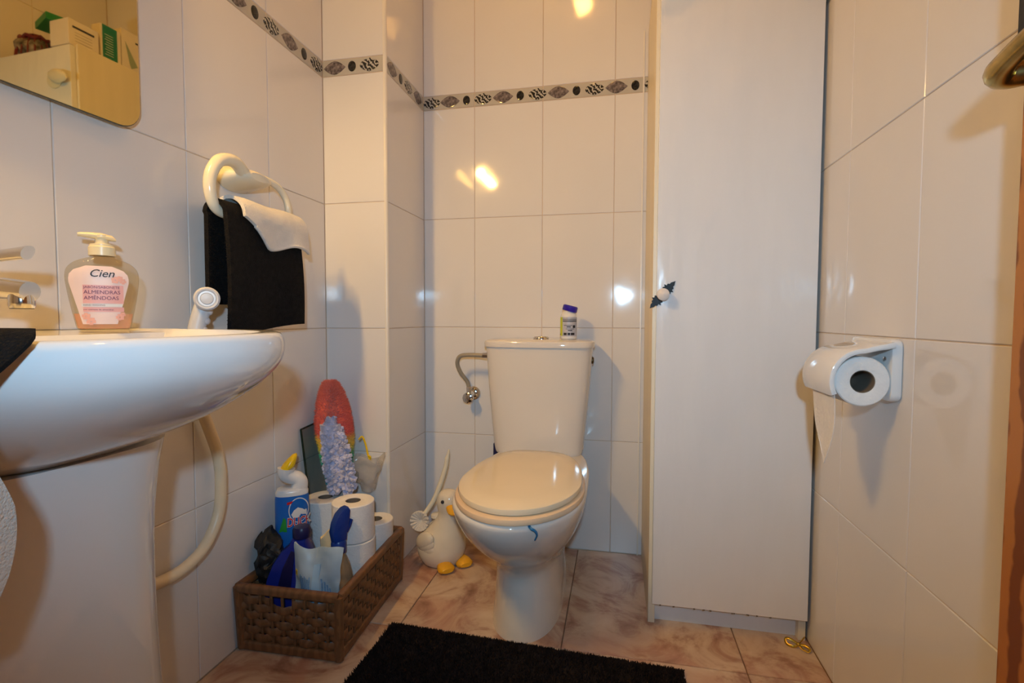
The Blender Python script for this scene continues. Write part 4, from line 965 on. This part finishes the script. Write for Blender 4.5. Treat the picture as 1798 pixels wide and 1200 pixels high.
wpatch(.05, .115, .50, .585, M_yel, 'yellow_mark'); wpatch(.068, .097, .518, .565, M_dblue, 'yellow_mark_centre')
for k in range(7): wpatch(.19 + k * .036, .21 + k * .036, .12 + .03 * (k % 2), .56 - .02 * (k % 3), M_wipeb, 'print_line')
wpatch(.47, .60, .02, .74, mat('wipes_pale_blue', (.36, .54, .70), .4), 'blue_panel')
for k in range(4): wpatch(.63 + k * .05, .66 + k * .05, .06, .50 - .05 * k, M_wipeb, 'print_line')
# spray bottle
sx, sy = -.708, -.628
sp_ = thing('spray_bottle', (sx, sy, FZ), 'clear spray bottle with blue trigger head in the basket', 'bottle')
obj('bottle_body', lathe([(.033, 0), (.036, .004), (.036, .12), (.034, .152), (.028, .179), (.020, .199), (.0145, .209), (.0140, .217)], (sx, sy, FZ), 28), M_spray, sp_)
obj('liquid', lathe([(.031, .002), (.0345, .005), (.0345, .12), (.001, .12)], (sx, sy, FZ), 24), mat('spray_liquid', (.55, .42, .28), .3), sp_)
col_ = obj('collar', lathe([(.0185, 0), (.0195, .003), (.0195, .026), (.0165, .032)], (sx, sy, FZ + .211), 18), M_tblue, sp_)
hdp = [(-.016, .0), (.018, .0), (.019, .018), (.024, .038), (.028, .060), (.030, .076), (.024, .086), (.012, .084), (-.004, .072), (-.016, .050), (-.021, .026)]
obj('trigger_head', prism(hdp, -.0125, .0125, .004).rot('X', 90).rot('Z', 62).mv(sx, sy, FZ + .241), M_tblue, sp_)
obj('trigger', prism([(.020, .018), (.024, .016), (.034, .030), (.040, .046), (.036, .048), (.028, .038)], -.006, .006, .0015).rot('X', 90).rot('Z', 62).mv(sx, sy, FZ + .241), M_tblue, sp_)
# cream folded cloth beside the tall roll
def ccl(u, v): return (-.795 + .050 * u + .010 * v, -.575 + .01 * math.sin(u * 3) - .015 * v, .150 + .085 * v + .045 * u * v)
tag(obj('cream_cloth', wobble(sheet(14, 12, ccl, .012), .003, 50, 2), mat('cream_cloth', (.80, .66, .42), .85, bump=.4)), 'cream folded cloth wedged beside the tall paper roll in the basket', 'cloth')

# ---------------------------------------------------------------- ceramic duck brush holder and brush
DX, DY = -.583, -.190
dk = thing('duck_brush_holder', (DX, DY, 0), 'glazed cream ceramic duck holding the toilet brush beside the toilet', 'brush holder')
dprof = multi([(0.0, .050, .0, 0), (.006, .064, .0, 0), (.035, .080, .0, 0), (.065, .083, .002, 0), (.10, .072, .008, -.002), (.13, .055, .018, -.004), (.158, .039, .026, -.008), (.178, .0345, .029, -.010), (.198, .038, .030, -.012), (.220, .041, .031, -.013), (.242, .034, .031, -.013), (.254, .020, .031, -.013), (.2575, .004, .031, -.013)], 4)
bd = obj('body', loft([[(DX + ox + r * math.cos(2 * PI * j / 36), DY + oy + r * .92 * math.sin(2 * PI * j / 36), z) for j in range(36)] for z, r, ox, oy in dprof]), M_duck, dk)
HX, HY, HZ = DX + .031, DY - .013, .220
fwd = Vector((.62, -.785, 0)); sde = Vector((.785, .62, 0))
def dpt(f, s, z): q = Vector((HX, HY, HZ)) + fwd * f + sde * s; return (q.x, q.y, HZ + z)
obj('beak', loft([[dpt(f, w * math.cos(2 * PI * j / 16), zc + h * math.sin(2 * PI * j / 16)) for j in range(16)] for f, w, h, zc in ((.028, .020, .016, -.013), (.042, .022, .014, -.018), (.058, .022, .010, -.022), (.070, .016, .006, -.023), (.075, .007, .002, -.023))]), M_orange, dk)
for s in (-1, 1):
    obj('eye', sphere(dpt(.0235, s * .030, .006), .0058, u=12, v=8), M_ink, dk)
for (f, s) in ((.064, -.012), (.052, .056)):
    c = Vector((DX, DY, 0)) + fwd * f + sde * s
    ft = obj('foot', loft([[tuple(c + fwd * a + sde * (w * math.cos(2 * PI * j / 16)) + Vector((0, 0, max(.0005, .013 + h * math.sin(2 * PI * j / 16)))))for j in range(16)] for a, w, h in ((-.034, .012, .012), (-.012, .022, .019), (.010, .028, .020), (.026, .028, .015), (.036, .019, .007))]), M_orange, dk)
# wings: overlapping feather ridges on each flank
def wing(side):
    m = None
    for k in range(4):
        c = Vector((DX, DY, .093 - .013 * k)) + Vector((-.038 + .004 * k, side * .056, 0)) 
        q = sphere((0, 0, 0), .042 - .004 * k, 1.1, .42, .66, 16, 10).rot('Y', -30 + 8 * k).rot('Z', -30 * side * -1).mv(*c)
        obj('wing_feather', q, M_duck, dk)
wing(-1); wing(1)
obj('holder_lip', lathe([(.016, 0), (.020, .004), (.019, .012), (.014, .016)], (DX - .018, DY + .002, .150), 18), M_duck, dk)
br = thing('toilet_brush', (-.63, -.19, .12), 'white toilet brush with a long handle stuck in the ceramic duck', 'toilet brush')
obj('brush_handle', tube([(-.640, -.198, .165), (-.615, -.180, .205), (-.595, -.172, .255), (-.577, -.165, .315), (-.570, -.163, .352)], lambda t: .0075 + .0015 * math.sin(PI * t), 12, 6), M_cream, br)
obj('handle_tip', tube([(-.571, -.163, .350), (-.567, -.162, .366), (-.565, -.162, .382)], lambda t: .0085 - .006 * t, 10, 4), M_cream, br)
rnd = random.Random(9)
for k in range(18):
    a = 2 * PI * k / 18
    d = Vector((math.cos(a) * .75, -.35, math.sin(a))).normalized(); c = Vector((-.652, -.192, .140))
    obj('bristle_tuft', tube([c, c + d * .020 + Vector((-.002, -.004, 0)), c + d * .036 + Vector((-.004, -.002, 0))], lambda t: .0026 + .0036 * t, 7, 3), M_white_t, br)

# ---------------------------------------------------------------- bath mat
MC = [Vector((-.587, -.571)), Vector((.159, -.600)), Vector((.140, -1.15)), Vector((-.607, -1.115))]
bm_ = thing('bath_mat', (-.22, -.86, 0), 'black shaggy bath mat on the floor in front of the toilet', 'bath mat')
obj('backing', prism([tuple(p) for p in MC], .0004, .006), M_mat, bm_)
rnd = random.Random(21); pile = MB()
def mpt(u, v): return MC[0].lerp(MC[1], u).lerp(MC[3].lerp(MC[2], u), v)
for i in range(26000):
    u, v = rnd.random(), rnd.random()
    if i < 3500: v = rnd.random() * .02
    elif i < 4600: u = rnd.choice((rnd.random() * .015, 1 - rnd.random() * .015))
    p = mpt(u, v); q = Vector((p.x, p.y, .0055)); d = Vector((rnd.uniform(-.7, .7), rnd.uniform(-.7, .7), 1)).normalized(); h = rnd.uniform(.007, .013)
    if v < .02: d = (d + Vector((0, .5, -.2))).normalized()
    a = rnd.random() * PI; s = Vector((math.cos(a), math.sin(a), 0)) * .0032; s2 = Vector((-math.sin(a), math.cos(a), 0)) * .0028
    pile.add([q + s, q - s * .5 + s2, q - s * .5 - s2, q + d * h], [(0, 1, 3), (1, 2, 3), (2, 0, 3)])
obj('pile', pile, M_mat, bm_, kind='stuff', smooth=False)

# ---------------------------------------------------------------- gold ribbon on the floor by the cabinet foot
gr = thing('gold_ribbon', (.455, -.44, 0), 'small gold ribbon bow on the floor by the cupboard foot', 'ribbon')
obj('bow_loop', tube([(.458, -.436, .008), (.440, -.428, .016), (.430, -.424, .013), (.431, -.432, .005), (.444, -.440, .004), (.458, -.436, .008)], .0035, 8, 6, .4), M_gold, gr)
obj('bow_loop', tube([(.458, -.436, .008), (.470, -.440, .010), (.478, -.448, .008), (.474, -.455, .004), (.464, -.446, .004), (.458, -.436, .008)], .0035, 8, 6, .4), M_gold, gr)
obj('bow_tail', tube([(.456, -.436, .008), (.463, -.438, .020), (.469, -.440, .032)], .0035, 8, 5, .4), M_gold, gr)
obj('knot', sphere((.457, -.436, .009), .0055, u=10, v=8), M_gold, gr)
